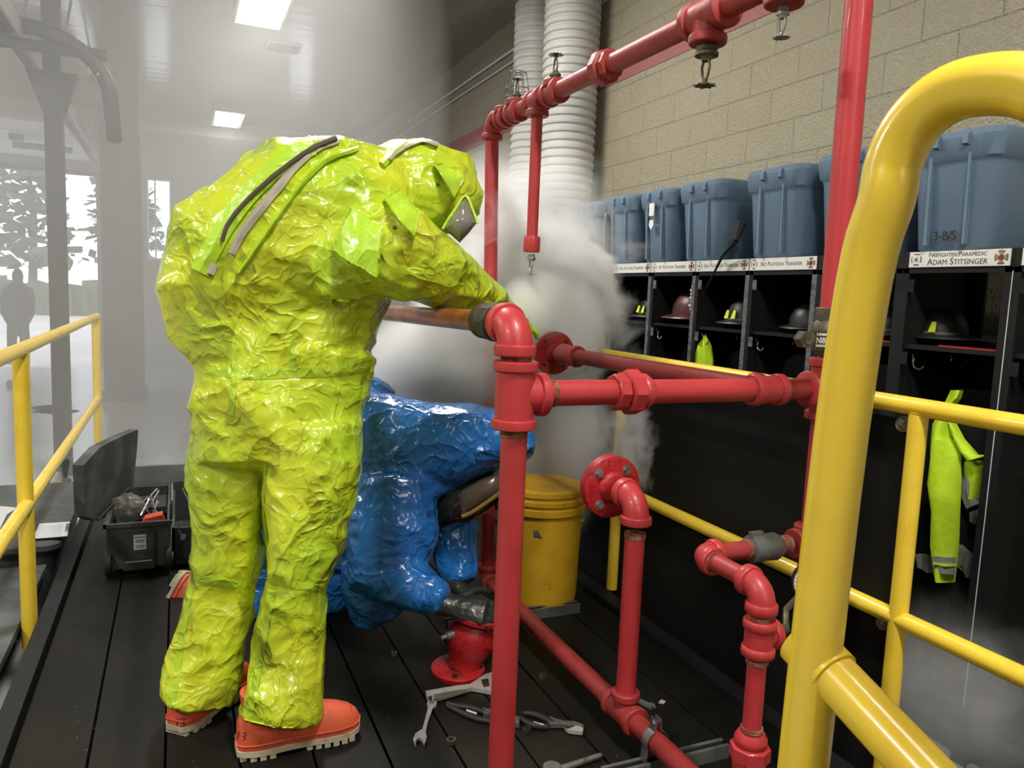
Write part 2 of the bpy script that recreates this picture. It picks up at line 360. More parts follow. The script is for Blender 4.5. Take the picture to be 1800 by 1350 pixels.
# door hardware on the left
t = thing('support_column', 'grey steel column standing in the haze at left', 'column', (-.93, 7.6, -.35))
c = MB(); c.box(-.995, -.865, 7.53, 7.67, -.33, 4.25); c.build('shaft', M['column'], t)
c = MB(); c.box(-1.08, -.78, 7.45, 7.75, -.35, -.30); c.build('base_plate', M['column'], t)
c = MB(); c.prism([(-1.12, 7.52, 3.02), (-.99, 7.52, 2.66), (-.87, 7.52, 2.66), (-.74, 7.52, 3.02)], V(0, .16, 0)); c.build('gusset', M['column'], t)
t = thing('pillar', 'wide grey square pillar fading into the haze right of the steel column', 'pillar', (-.70, 12.2, -.35))
c = MB(); c.box(-.95, -.45, 12.0, 12.4, -.33, 4.25); c.build('shaft', M['column'], t)
c = MB(); c.box(-.98, -.42, 11.97, 12.43, -.35, -.2); c.build('plinth', M['column'], t)
t = thing('door_track', 'long galvanised door rail running overhead past the column', 'rail', (-1.14, 9, 3.15))
c = MB(); c.box(-1.22, -1.20, 5.2, 14, 3.15, 3.27); c.box(-1.09, -1.07, 5.2, 14, 3.15, 3.27); c.box(-1.20, -1.09, 5.2, 14, 3.25, 3.27); c.build('channel', M['track'], t)
for k in range(5):
    h = MB(); yy = 5.6 + k*1.9; h.tube([(-1.145, yy, 3.27), (-1.0, yy+.3, 4.24)], .015, 6); h.build('hanger', M['track'], t)
t = thing('door_track', 'curved dark arch bracket at the head of the column', 'rail', (-.8, 7.3, 3.0))
c = MB(); c.tube([(-1.25, 7.2, 3.25)] + [(-1.1 + .62*math.sin(a*PI/16), 7.2, 2.78 + .48*math.cos(a*PI/16)) for a in range(0, 9)] + [(-.47, 7.4, 2.5)], .06, 10); c.build('arch', M['column'], t)
c = MB(); c.tube([(-1.6, 7.2, 3.12), (-.5, 7.2, 3.12)], .045, 10); c.build('crossbar', M['column'], t)
c = MB(); c.tube([(-.62, 7.1, 2.95), (-.61, 8.5, 2.95)], .02, 6); c.tube([(-.56, 7.1, 2.95), (-.55, 8.5, 2.95)], .012, 6); c.build('chain', M['track'], t)
t = thing('sectional_door', 'white sectional door rolled up under the ceiling at far left', 'door', (-4, 14, 3.45))
for k in range(4):
    c = MB(); c.box(-6.5, -1.4, 12.6+k*.9, 13.45+k*.9, 3.45+k*.0, 3.5); c.build('door_panel', M['white_door'], t)
c = MB()
for (x, y) in ((-2.6, 13.0), (-2.2, 13.9), (-1.8, 14.4)): c.box(x-.09, x+.09, y-.06, y+.06, 3.36, 3.45)
c.build('bracket', M['column'], t)
c = MB(); c.tube([(-2.3, 14.2, 3.34), (-1.5, 14.25, 3.34)], .05, 8); c.build('motor_arm', M['column'], t)

# outside: trees
def tree(x, y, h, s, label):
    rnd = random.Random(int(x*7+y)); t = thing('tree', label, 'tree', (x, y, -.37), 'trees outside the bay door')
    c = MB(); c.tube([(x, y, -.37), (x+.2, y, h*.5), (x, y, h*.9)], [.22, .14, .04], 8)
    for k in range(9):
        a = rnd.random()*6.28; z = h*(.25+.6*rnd.random()); c.tube([(x, y, z), (x+math.cos(a)*s*.7, y+math.sin(a)*s*.7, z+s*.4)], [.07, .02], 5)
    c.build('trunk', M['bark'], t)
    c = MB()
    for k in range(420):
        a = rnd.random()*6.28; z = h*(.22+.8*rnd.random()); rr = s*(1.05-.75*(z/h))*math.sqrt(rnd.random())
        p = V(x+math.cos(a)*rr, y+math.sin(a)*rr, z); q = .28+.3*rnd.random()
        d1 = V(rnd.uniform(-1,1), rnd.uniform(-1,1), rnd.uniform(-.4,.4)).normalized()*q; d2 = V(rnd.uniform(-1,1), rnd.uniform(-1,1), rnd.uniform(-.6,.6)).normalized()*q*.7
        c.add([p-d1, p-d2, p+d1, p+d2], [(0,1,2,3)])
    c.build('foliage', M['leaf'], t, smooth=0)
for k, (x, y, h, s) in enumerate([(-13, 42, 9, 2.6), (-9.6, 45, 8.5, 2.4), (-6.4, 43, 8, 2.4), (-2.6, 47, 9.5, 2.7), (1.6, 43, 8, 2.3), (5.6, 47, 9, 2.6)]):
    tree(x, y, h, s, 'tall leafy tree outside beyond the concrete apron')
h = MB()
for k in range(60):
    x = -22 + k*.6; h.add([(x, 39.5+random.random(), -.37), (x+.9, 39.5, -.37), (x+.8, 39.7, .95+.4*random.random()), (x+.05, 39.7, .9+.4*random.random())], [(0,1,2,3)])
    h.add([(x, 40.5, -.37), (x+.9, 40.5, -.37), (x+.8, 39.7, .95), (x+.05, 39.7, .9)], [(3,2,1,0)])
tag(h.build('hedge', M['leaf']), 'low dark hedge line across the far side of the apron', 'hedge')
# ------------------------------------------------------------------ trailer deck
t = thing('trailer_deck', 'low trailer deck of black-painted wooden planks that both people work on', 'platform', (.64, 2.4, -.35))
GX = [-.445, -.245, -.045, .15, .35, .55, .746, .945, 1.145, 1.345, 1.545, 1.72]
c = MB()
for i in range(len(GX)-1):
    c.box(GX[i]+.004, GX[i+1]-.004, -1.6, 6.0, -.04, 0 - .0015*(i % 3 == 1))
c.build('planking', M['deck'], t)
for x0, x1 in ((-.512, -.455), (1.73, 1.80)):
    c = MB(); c.box(x0, x1, -1.6, 6.02, -.12, .022); c.build('side_rail', M['black_wood'], t)
c = MB()
for y in (-1.2, 0.4, 2.0, 3.6, 5.2): c.box(-.45, 1.72, y-.05, y+.05, -.14, -.042)
c.build('cross_member', M['black_wood'], t)
for x in (-.36, 1.62):
    for y in (1.9, 2.35):
        c = MB(); c.lathe((x-.06, y, -.245), X_, [(.06, 0), (.098, .0), (.105, .02), (.105, .10), (.098, .12), (.06, .12)], 24); c.build('wheel', M['rubber'], t)
c = MB()
for y in (1.75, 2.27):
    c.box(-.585, -.512, y-.04, y-.032, -.11, .0); c.box(-.585, -.512, y+.032, y+.04, -.11, .0); c.box(-.585, -.579, y-.032, y+.032, -.11, .0)
c.box(-.591, -.585, -1.6, 2.38, -.11, .0)
c.build('stake_pocket', M['black_wood'], t)
c = MB(); c.box(-1.5, -.580, 2.42, 4.07, -.03, -.0)
c.box(-1.5, -.580, 2.42, 2.45, -.345, -.03); c.box(-1.5, -1.45, 2.45, 4.06, -.345, -.03)
c.build('fender', M['tool_lid'], t)

# ------------------------------------------------------------------ yellow rails
R = .0255
def bolt(mb, p, ax, r=.014, h=.012):
    mb.hexa(p, ax, r, .004, .004+h); mb.lathe(p, ax, [(r*1.5, 0), (r*1.5, .004)], 20)
t = thing('guard_rail', 'faded yellow pipe guard rail along the left edge of the deck', 'railing', (-.54, 3.4, -.1))
c = MB(); c.tube([(-.54, -1.2, 1.075), (-.54, 6.35, 1.075)], R, 20); c.build('top_rail', M['yellow'], t)
c = MB(); c.tube([(-.54, -1.2, .475), (-.54, 6.35, .475)], R, 20); c.build('mid_rail', M['yellow'], t)
for y in (3.38, 6.3, .9):
    c = MB(); c.tube([(-.545, y, -.10), (-.545, y, 1.06)], R*1.12, 20); c.build('post', M['yellow'], t)
t = thing('guard_rail', 'yellow pipe guard rail with bolted posts along the right edge before the lockers', 'railing', (1.85, 3, 0))
c = MB(); c.tube([(1.85, -1.2, 1.09), (1.85, 6.4, 1.09)], R, 20); c.build('top_rail', M['yellow'], t)
c = MB(); c.tube([(1.85, -1.2, .49), (1.85, 6.4, .49)], R, 20); c.build('mid_rail', M['yellow'], t)
for y in (-.06, 1.455, 2.97, 4.5, 6.0):
    c = MB(); c.tube([(1.85, y, .005), (1.85, y, 1.07)], R, 20); p_ = c.build('post', M['yellow'], t)
    if 1 < y < 2:
        for z in (.455, 1.035):
            b = MB(); bolt(b, (1.862, y+.055, z), V(-.4, -.9, 0).normalized(), .0155, .015); b.build('bolt', M['steel'], p_)
c = MB(); c.box(1.877, 1.892, 1.5, 6.2, -.345, 1.045); c.build('infill_panel', M['black_panel'], t)

t = thing('stair_handrail', 'big glossy yellow looped pipe handrail close to the camera at right', 'railing', (.645, .6, 0))
pts = [(.64, .612, .0), (.642, .61, .6), (.645, .60, 1.15), (.652, .592, 1.38)]
for (u, v, x) in [(1558,352,.656), (1568,296,.659), (1590,242,.663), (1626,196,.667), (1675,163,.671), (1735,149,.675), (1800,150,.68), (1880,168,.683)]:
    pts.append(at(u, v, x=x))
e = pts[-1]; pts += [e + V(.005, -.12, -.03), e + V(.008, -.4, -.13), e + V(.008, -1.1, -.40)]
# smooth the path
def spline(P, n=5):
    P = [Vector(p) for p in P]; out = []
    for i in range(len(P)-1):
        a, b, c_, d = P[max(i-1,0)], P[i], P[i+1], P[min(i+2,len(P)-1)]
        for k in range(n):
            s_ = k/n; out.append(.5*((2*b)+(c_-a)*s_+(2*a-5*b+4*c_-d)*s_*s_+(-a+3*b-3*c_+d)*s_**3))
    return out + [P[-1]]
c = MB(); c.tube(spline(pts), .0272, 32); c.build('loop_rail', M['yellow'], t)
c = MB(); c.tube([(.652, .622, .966), (.66, .47, .905), (.66, -.8, .42)], .0268, 32)
c.tube([(.6505, .632, .971), (.653, .585, .952)], .0300, 32)
c.build('mid_rail', M['yellow'], t)
c = MB(); c.lathe((.64, .612, 0), Z_, [(.055, 0), (.055, .008), (.03, .012)], 24); c.build('foot_plate', M['yellow'], t)

# ------------------------------------------------------------------ red pipe rig
rig = thing('pipe_rig', 'red-painted sprinkler training rig of threaded pipes and fittings on the deck', 'pipework', (1.245, 2.2, 0))
red, dull = M['red'], M['red_dull']
def pipe(p0, p1, r=.030, m=None, name='pipe', n=24):
    c = MB(); c.tube([p0, p1], r, n); return c.build(name, m or red, rig)
def threads(p0, ax, r, L=.02, parent=None, m=None):
    c = MB(); prof = []
    k = max(3, int(L/.004))
    for i in range(k): prof += [(r*1.0, i*L/k), (r*1.05, (i+.5)*L/k)]
    c.lathe(p0, ax, prof, 24); return c.build('thread', m or M['thread'], parent or rig)
def band(mb, p, ax, r, h): mb.lathe(p, ax, [(r*.93, 0), (r, h*.12), (r*1.02, h*.5), (r, h*.88), (r*.93, h)], 28)
def tee(c0, ax, br, r=.030, L=.075, B=.062, m=None, name='tee'):
    c0 = Vector(c0); ax = Vector(ax).normalized(); br = Vector(br).normalized(); c = MB()
    c.lathe(c0 - ax*L, ax, [(r*1.26, .004), (r*1.30, .5*L), (r*1.32, L), (r*1.30, 1.5*L), (r*1.26, 2*L-.004)], 28)
    band(c, c0 - ax*L, ax, r*1.5, .024); band(c, c0 + ax*(L-.024), ax, r*1.5, .024)
    c.lathe(c0, br, [(r*1.2, 0), (r*1.2, B-.01)], 28); band(c, c0 + br*(B-.022), br, r*1.46, .024)
    return c.build(name, m or dull, rig)
def elbow(c0, a, b, r=.030, R=.055, m=None, name='elbow'):
    """corner c0; a and b point along the two legs"""
    c0, a, b = Vector(c0), Vector(a).normalized(), Vector(b).normalized(); c = MB()
    ctr = c0 + a*R + b*R; P = []
    for k in range(9):
        th = PI/2*k/8; P.append(ctr - b*R*math.cos(th) - a*R*math.sin(th))
    c.tube(P, r*1.25, 28); band(c, c0 + a*(R-.006), a, r*1.5, .026); band(c, c0 + b*(R-.006), b, r*1.5, .026)
    return c.build(name, m or red, rig)
def union(c0, ax, r=.030, m=None, name='union'):
    c0 = Vector(c0); ax = Vector(ax).normalized(); c = MB()
    c.hexa(c0, ax, r*1.5, -.052, -.020, 8); c.hexa(c0, ax, r*1.85, -.018, .018, 8); c.lathe(c0, ax, [(r*1.3, .018), (r*1.5, .026), (r*1.5, .036), (r*1.2, .050)], 28)
    return c.build(name, m or red, rig)
def flange(c0, ax, R_, th=.019, nb=4, a0=PI/4, m=None, bolts=True, skip=()):
    c0 = Vector(c0); ax = Vector(ax).normalized(); c = MB()
    c.lathe(c0, ax, [(.03, 0), (R_*.98, 0), (R_, .002), (R_, th-.002), (R_*.975, th), (R_*.52, th+.001), (R_*.46, th+.012), (R_*.40, th+.016)], 48)
    f = c.build('flange', m or M['cast_red'], rig)
    a, b = frame(ax)
    for k in range(nb):
        if k in skip: continue
        th_ = a0 + 2*PI*k/nb; p = c0 + (a*math.cos(th_)+b*math.sin(th_))*R_*.72 + ax*th
        d = MB()
        if bolts: d.lathe(p, ax, [(.0165, 0), (.0165, .0015)], 20); d.hexa(p, ax, .0115, .0015, .012)
        else: d.lathe(p, ax, [(.011, -.001), (.011, .0006)], 18)
        d.build('bolt' if bolts else 'bolt_hole', M['steel'] if bolts else M['rubber'], f)
    return f
PX, PY, PZ = .699, 1.58, 1.128
# front post and its tall tee + elbow
pipe((PX+.003, PY, 0), (PX+.003, PY, PZ-.07), .0305)
threads((PX+.002, PY, PZ-.098), Z_, .0312, .022)
tee((PX, PY, PZ-.003), Z_, X_, .034, .078, .075, red)
threads((PX, PY, PZ+.070), Z_, .034, .03)
elbow((PX-.004, PY, PZ+.156), -Z_, Y_, .032, .05)
threads((PX-.004, PY+.068, PZ+.156), Y_, .030, .020)
c = MB(); o_ = V(PX-.005, PY+.155, PZ+.156)
c.hexa(o_, Y_, .047, -.058, -.005, 8); c.lathe(o_, Y_, [(.040, -.005), (.044, .01), (.044, .035), (.031, .045)], 24); c.build('coupling', M['dark_fit'], rig)
c = MB(); c.tube([(PX-.005, PY+.19, PZ+.155), (.694, 3.05, 1.262)], .0275, 24); c.build('copper_pipe', M['copper'], rig)
# cross pipe to the right riser
pipe((PX+.07, PY, PZ), (1.0, PY, PZ), .0305)
threads((PX+.088, PY, PZ), X_, .0312, .012)
union((1.008, PY, PZ), X_, .030)
pipe((1.04, PY, PZ), (1.40, PY, PZ), .0300)
tee((1.425, PY, PZ), X_, Y_, .028, .052, .05, red)
threads((1.372, PY, PZ), X_, .0315, .010); threads((1.475, PY, PZ), X_, .0305, .012)
pipe((1.47, PY, PZ), (1.60, PY, PZ), .0285, dull)
tee((1.635, PY, PZ), Z_, -X_, .034, .085, .07, red)
# pipe from the cross running back to the flange
pipe((1.425, PY+.05, PZ), (1.422, 2.80, 1.122), .0285, dull)
union_ = tee((1.422, 2.66, 1.122), Y_, -Z_, .0285, .04, .0, dull, 'coupling') if False else None
c = MB(); band(c, (1.422, 2.62, 1.122), Y_, .042, .03); c.lathe((1.422, 2.65, 1.122), Y_, [(.038, 0), (.034, .04), (.042, .08), (.042, .10)], 24); c.build('coupling', dull, rig)
flange((1.422, 2.84, 1.120), -Y_, .089, .02, 4, PI/4, bolts=False)
# riser
pipe((1.62, PY, 0), (1.630, PY, PZ-.08), .0285)
pipe((1.637, PY, 1.345), (1.622, PY, 3.6), .0355)
c = MB(); o_ = V(1.637, PY, 1.20)
c.lathe(o_, Z_, [(.030, 0), (.030, .02)], 24); c.hexa(o_, Z_, .047, .03, .065); c.lathe(o_, Z_, [(.036, .02), (.044, .05), (.052, .065), (.053, .10), (.044, .115)], 28); c.hexa(o_, Z_, .047, .112, .150, 8)
bv = c.build('ball_valve', M['bronze'], rig)
NB = at(1416, 597, y=1.50); P1 = at(1426, 597, y=1.50); hz_ = .0215
c = MB(); c.box(P1.x, P1.x+.17, 1.496, 1.504, P1.z-hz_, P1.z+hz_); hd = c.build('valve_handle', M['dark_fit'], bv)
c = MB(); c.hexa(NB + V(.012, .02, 0), V(-.35, -1, 0), .024, -.01, .03); c.lathe(NB + V(.012, .02, 0), V(-.35, -1, 0), [(.012, .028), (.012, .034)], 16); c.tube([NB + V(.02, .01, 0), V(1.637, PY, NB.z)], .016, 14); c.build('stem_nut', M['bronze'], bv)
threads((1.636, PY, 1.190), Z_, .031, .028)
# overhead line
OH = 2.075; OX = 1.245
pipe((OX, .6, OH), (OX, 3.10, OH), .0300, dull)
elbow((OX, 3.165, OH), -Y_, -Z_, .030, .05, dull)
pipe((OX, 3.165, OH-.05), (OX, 3.035, .15), .0295)
tee((OX, 3.03, OH), Y_, Z_, .0295, .04, .04, dull)
tee((OX, 2.91, OH), Y_, Z_, .0295, .045, .045, dull)
tee((OX, 2.71, OH), Y_, -Z_, .0295, .055, .055, dull)
tee((OX, 2.57, OH), Y_, Z_, .0295, .048, .04, dull)
union((OX, 2.215, OH), Y_, .030, dull)
tee((OX, 1.69, OH), Y_, -Z_, .033, .075, .07, dull)
tee((OX, 1.42, OH), Y_, -Z_, .030, .05, .06, dull)
pipe((OX, 2.71, OH-.05), (OX, 2.71, 1.56), .0215)
c = MB(); band(c, (OX, 2.71, 1.515), Z_, .032, .06); c.build('reducer', red, rig)
def sprinkler(p, d, s=1.0, cage=False, m='bronze', star=12, parent=None):
    p = Vector(p); d = Vector(d).normalized(); a, b = frame(d); mm = M[m]
    c = MB(); c.lathe(p, d, [(.014*s, -.008*s), (.014*s, .006*s)], 20); c.hexa(p, d, .018*s, .004*s, .014*s); c.lathe(p, d, [(.012*s, .014*s), (.009*s, .022*s)], 16)
    body = c.build('sprinkler_head', mm, parent or rig)
    c = MB()
    for q in (-1, 1): c.tube([p + d*.018*s + a*.007*s*q, p + d*.032*s + a*.013*s*q, p + d*.05*s + a*.009*s*q, p + d*.062*s + a*.002*s*q], .0028*s, 8)
    c.tube([p + d*.056*s, p + d*.070*s], .005*s, 10); c.build('frame_arms', mm, body)
    c = MB(); poly = []
    for k in range(star*2):
        rr = (.025 if k % 2 else .017)*s; th = PI*k/star; poly.append(p + d*.069*s + (a*math.cos(th)+b*math.sin(th))*rr)
    c.prism(poly, d*.0018*s); c.build('deflector', mm, body)
    if cage:
        c = MB()
        for k in range(6):
            th = PI*k/3; e1 = (a*math.cos(th)+b*math.sin(th)); c.tube([p + e1*.048, p + e1*.047 + d*.03, p + e1*.034 + d*.095], .0016, 6)
        for rr, hh in ((.048, .0), (.0465, .032), (.034, .095)):
            c.tube([p + d*hh + (a*math.cos(PI*k/12)+b*math.sin(PI*k/12))*rr for k in range(25)], .0016, 6)
        for th in (0, PI/3, 2*PI/3): e1 = a*math.cos(th)+b*math.sin(th); c.tube([p+e1*.034+d*.095, p-e1*.034+d*.095], .0016, 6)
        c.build('wire_cage', M['galv'], body)
    return body
sprinkler((OX, 2.91, OH+.055), Z_, 1.0, True, 'bronze')
sprinkler((OX, 2.57, OH+.050), Z_, 1.15, False, 'bronze')
sprinkler((OX, 1.69, OH-.085), -Z_, 1.25, False, 'bronze', 8)
sprinkler((OX, 1.42, OH-.07), -Z_, .85, False, 'steel')
sprinkler((OX, 2.71, 1.50), -Z_, 1.0, False, 'steel')
c = MB(); c.lathe((OX, 1.69, OH-.07), -Z_, [(.026, 0), (.029, .01), (.024, .02), (.03, .022), (.03, .03)], 24); c.build('bushing', M['bronze'], rig)
# floor line
FZ = .096
pipe((OX, .9, FZ), (OX, 3.02, FZ), .0300, dull)
elbow((OX, 3.035, FZ), -Y_, Z_, .030, .05, dull)
c = MB(); band(c, (OX, 1.985, FZ), Y_, .031, .004); c.build('joint', M['thread'], rig)
tee((OX, 1.885, FZ), Y_, Z_, .030, .072, .065, dull)
pipe((OX, 1.885, FZ+.05), (OX, 1.885, .66), .0300)
threads((OX, 1.885, .645), Z_, .031, .018)
elbow((OX, 1.885, .765), -Z_, Y_, .031, .058)
threads((OX, 1.95, .765), Y_, .030, .025)
fl = flange((OX, 2.045, .765), -Y_, .098, .021, 4, PI/4 + .06, skip=(1,) if False else ())
c = MB(); c.lathe((OX, 2.047, .765), Y_, [(.095, 0), (.098, .003), (.098, .012), (.03, .014)], 48); c.build('backing_flange', M['cast_red'], rig)
# small branch at front: riser pipe turning toward the camera, down
pipe((1.29, PY, .694), (1.42, PY, .694), .0245, dull)
c = MB(); c.lathe((1.41, PY, .694), X_, [(.028, 0), (.038, .006), (.039, .03), (.036, .05), (.038, .085), (.03, .10)], 24); c.obox(V(1.43, PY-.0, .735), V(.02, 0, 0), V(0, .008, 0), V(0, 0, .006)); c.build('wrapped_coupling', M['galv'], rig)
threads((1.395, PY, .694), X_, .026, .015); threads((1.512, PY, .694), X_, .0265, .035)
tee((1.62, PY, .694), Z_, -X_, .0285, .05, .055, dull)
elbow((1.250, PY, .694), X_, -Y_, .025, .038)
pipe((1.250, PY-.04, .694), (1.250, 1.40, .694), .0235, dull)
threads((1.250, PY-.052, .694), -Y_, .026, .012)
elbow((1.250, 1.345, .694), Y_, -Z_, .025, .042)
threads((1.250, 1.345, .632), -Z_, .0255, .018)
tee((1.250, 1.345, .572), Z_, V(1, .15, 0), .026, .045, .05, red)
threads((1.250, 1.345, .520), -Z_, .0255, .012)
pipe((1.250, 1.345, .33), (1.250, 1.345, .515), .0225)
union((1.250, 1.345, .285), Z_, .026)
threads((1.250, 1.345, .338), Z_, .0255, .012)
tee((1.250, 1.345, FZ), Y_, Z_, .030, .06, .06, red)
pipe((1.250, 1.345, .15), (1.250, 1.345, .235), .0235)
c = MB(); c.tube([(1.30, 1.352, .572), (1.345, 1.36, .572)], .013, 14); c.build('gauge_stem', M['bronze'], rig)
g = MB(); gc = at(1432, 1027, y=1.43); gd = V(-.62, -.75, .1).normalized(); g.lathe(gc - gd*.03, gd, [(.04, 0), (.055, .003), (.057, .028), (.054, .034), (.050, .030)], 40)
gb = g.build('pressure_gauge', M['rubber'], rig)
g = MB(); g.lathe(gc - gd*.03, gd, [(.001, .0302), (.0505, .0302), (.0505, .0312), (.001, .0313)], 40); g.build('dial', M['sign_white'], gb)
g = MB(); ga, gb2 = frame(gd)
for k in range(30):
    th = 2*PI*k/30; e1 = ga*math.cos(th)+gb2*math.sin(th); g.obox(gc + gd*.0016 + e1*.045, e1*.004, gd.cross(e1)*.0006, gd*.0002)
g.obox(gc + gd*.0018 + (ga+gb2)*.012, (ga+gb2).normalized()*.022, (ga-gb2).normalized()*.0008, gd*.0002)
g.build('scale_marks', M['ink'], gb)
c = MB(); c.tube([(1.345, 1.36, .572), (1.38, 1.40, .60), gc - gd*.035], .008, 10); c.build('gauge_siphon', M['bronze'], rig)
# strut feet with pipe clamps
def strut(y, x0, x1, zz=0.0, dy=0.0):
    c = MB(); w_ = .0205
    c.box(x0, x1, y-w_, y-w_+.003, zz+.003, zz+.041); c.box(x0, x1, y+w_-.003, y+w_, zz+.003, zz+.041); c.box(x0, x1, y-w_, y+w_, zz, zz+.003)
    c.box(x0, x1, y-w_+.003, y-w_+.011, zz+.038, zz+.041); c.box(x0, x1, y+w_-.011, y+w_-.003, zz+.038, zz+.041)
    return c.build('strut_channel', M['galv'], rig)
def clamp(x, y, z):
    c = MB()
    arc = [V(x - .034*math.cos(a*PI/10), y, z + .034*math.sin(a*PI/10)) for a in range(-4, 15) if a < 5 or a > 6 or True]
    L_ = [V(x-.036, y, .04)] + [V(x - .036*math.cos(a*PI/20), y, z + .036*math.sin(a*PI/20)) for a in range(-3, 9)] + [V(x-.007, y, z+.07)]
    R_ = [V(2*x-p.x, y, p.z) for p in L_]
    for P in (L_, R_):
        for i in range(len(P)-1):
            d = (P[i+1]-P[i]); nn = V(d.z, 0, -d.x).normalized()*.0016; c.obox((P[i]+P[i+1])/2, d*.52, V(0, .0145, 0), nn)
    cl = c.build('pipe_clamp', M['steel'], rig)
    b = MB(); b.hexa((x-.008, y, z+.058), -X_, .009, 0, .007); b.tube([(x-.008, y, z+.058), (x+.018, y, z+.058)], .004, 8); b.hexa((x+.008, y, z+.058), X_, .009, 0, .007); b.build('bolt', M['steel'], cl)
strut(1.72, 1.08, 1.50); clamp(OX, 1.72, FZ)
strut(2.80, .98, 1.58); clamp(OX, 2.80, FZ)

# cast numbers on fittings and lettering on the valve handle
def text_mb(s, size, o, rt, up, nrm, small=False, align='CENTER', thick=.0004, off=.0):
    cu = bpy.data.curves.new('lettering', 'FONT'); cu.body = s; cu.size = size; cu.align_x = align; cu.align_y = 'CENTER'; cu.resolution_u = 3
    cu.offset = off; cu.extrude = thick
    if small:
        cu.small_caps_scale = .78
        for i, ch in enumerate(s):
            if ch.islower(): cu.body_format[i].use_small_caps = True
    ob = bpy.data.objects.new('lettering', cu); COL.objects.link(ob)
    bpy.context.view_layer.update()
    dg = bpy.context.evaluated_depsgraph_get(); me = bpy.data.meshes.new_from_object(ob.evaluated_get(dg))
    o = Vector(o); rt, up, nrm = Vector(rt), Vector(up), Vector(nrm)
    vs = [o + rt*v.co.x + up*v.co.y + nrm*v.co.z for v in me.vertices]; fs = [tuple(p.vertices) for p in me.polygons]
    bpy.data.objects.remove(ob); bpy.data.meshes.remove(me); bpy.data.curves.remove(cu)
    mb = MB(); mb.add(vs, fs); return mb
vd = V(-.0, -1, 0); lx = V(1, 0, 0); lz = V(0, 0, 1)
TX = P1.x + .012
for st_, sz_, dz_ in (('NIBCO', .021, -.002), ('T-FP600A', .009, .0135), ('MADE IN THE USA', .008, -.0155)):
    text_mb(st_, sz_, V(TX, 1.4955, P1.z + dz_), lx, lz, vd, align='LEFT', off=.0003).build('lettering', M['sign_white'], hd, smooth=0)
for sx, st in ((0, '108'), (PI/2, '2 1/2')):
    cc = V(OX, 2.045-.0215, .765); a = V(-math.cos(sx), 0, math.sin(sx)); up = a; rt = V(-a.z, 0, a.x)*-1
    text_mb(st, .026, cc + a*.078, rt, up, -Y_, thick=.0012).build('cast_number', M['cast_red'], fl, smooth=0)

# ------------------------------------------------------------------ yellow drum
t = thing('drum', 'yellow plastic drum with ribbed screw lid behind the red post', 'bucket', (1.47, 2.97, 0))
c = MB(); c.lathe((1.47, 2.97, 0), Z_, [(.02, .004), (.145, 0), (.16, .012), (.167, .05), (.172, .30), (.176, .42), (.165, .43)], 56); c.build('body', M['bucket'], t)
c = MB(); c.lathe((1.47, 2.97, .425), Z_, [(.176, 0), (.190, .004), (.190, .03), (.183, .034), (.183, .045), (.192, .049), (.192, .066), (.182, .07), (.182, .082), (.189, .086), (.187, .104), (.165, .112), (.150, .104), (.02, .106)], 56); c.build('lid', M['bucket'], t)
c = MB(); q = at(944, 942, y=2.80); n_ = (V(q.x-1.47, q.y-2.97, 0)).normalized(); q = V(1.47, 2.97, q.z) + n_*.1755; tx = Z_.cross(n_)
c.prism([q-tx*.017+Z_*.012, q+tx*.000+Z_*.016, q+tx*.02-Z_*.014, q-tx*.004-Z_*.010, q-tx*.014-Z_*.012], n_*.002); c.build('torn_label', M['galv'], t)
c = MB(); c.tube([V(1.47, 2.97, .36) + V(math.cos(a), math.sin(a), 0)*.187 for a in [(-.2+.1*k) for k in range(6)]], .006, 8); c.build('handle_lug', M['bucket'], t)

# ------------------------------------------------------------------ lockers
LX0, LX1 = 2.70, 3.09; FLR = -.35; TOPZ = 1.585; SHZ = 1.215
Ys = [1.355, 1.81, 2.262, 2.72, 3.18, 3.63, 4.08, 4.53, 4.975, 5.42]
names = [('', '', 'leftover'), ('Firefighter/Paramedic', 'Adam Stitsinger', ''), ('', '', ''), ('', '3rd Platoon Transfer', ''), ('', '2nd Platoon Transfer', ''),
         ('', '1st Platoon Transfer', ''), ('', '2nd Platoon Transfer', ''), ('', '2nd Platoon Transfer', ''), ('', '', '')]
LLAB = ['black open locker at the right edge of the photo, its sign cut off', 'black open locker under the Firefighter/Paramedic sign with a hi-vis jacket hanging inside',
        'black open locker hidden behind the red riser and yellow handrail', 'black open locker under the 3RD PLATOON TRANSFER sign holding a dark helmet',
        'black open locker under the 2ND PLATOON TRANSFER sign crossed by a thin dark strap', 'black open locker under the 1ST PLATOON TRANSFER sign holding a dark red helmet',
        'black open locker under a 2ND PLATOON TRANSFER sign, next to the 1ST PLATOON one', 'black open locker under the pinkish PLATOON TRANSFER sign at the edge of the steam',
        'black open locker farthest from the camera, lost in the steam']
def emblem(mb, c0, r, rt, up, n):
    c0 = Vector(c0)
    for k in range(4):
        th = PI/2*k; e = rt*math.cos(th)+up*math.sin(th); f = up*math.cos(th)-rt*math.sin(th)
        mb.prism([c0+e*r*.25+f*r*.12, c0+e*r*.95+f*r*.55, c0+e*r*1.02, c0+e*r*.95-f*r*.55, c0+e*r*.25-f*r*.12], n*.0006)
    mb.lathe(c0, n, [(r*.42, 0), (r*.42, .0008), (.0001, .0008)], 20)
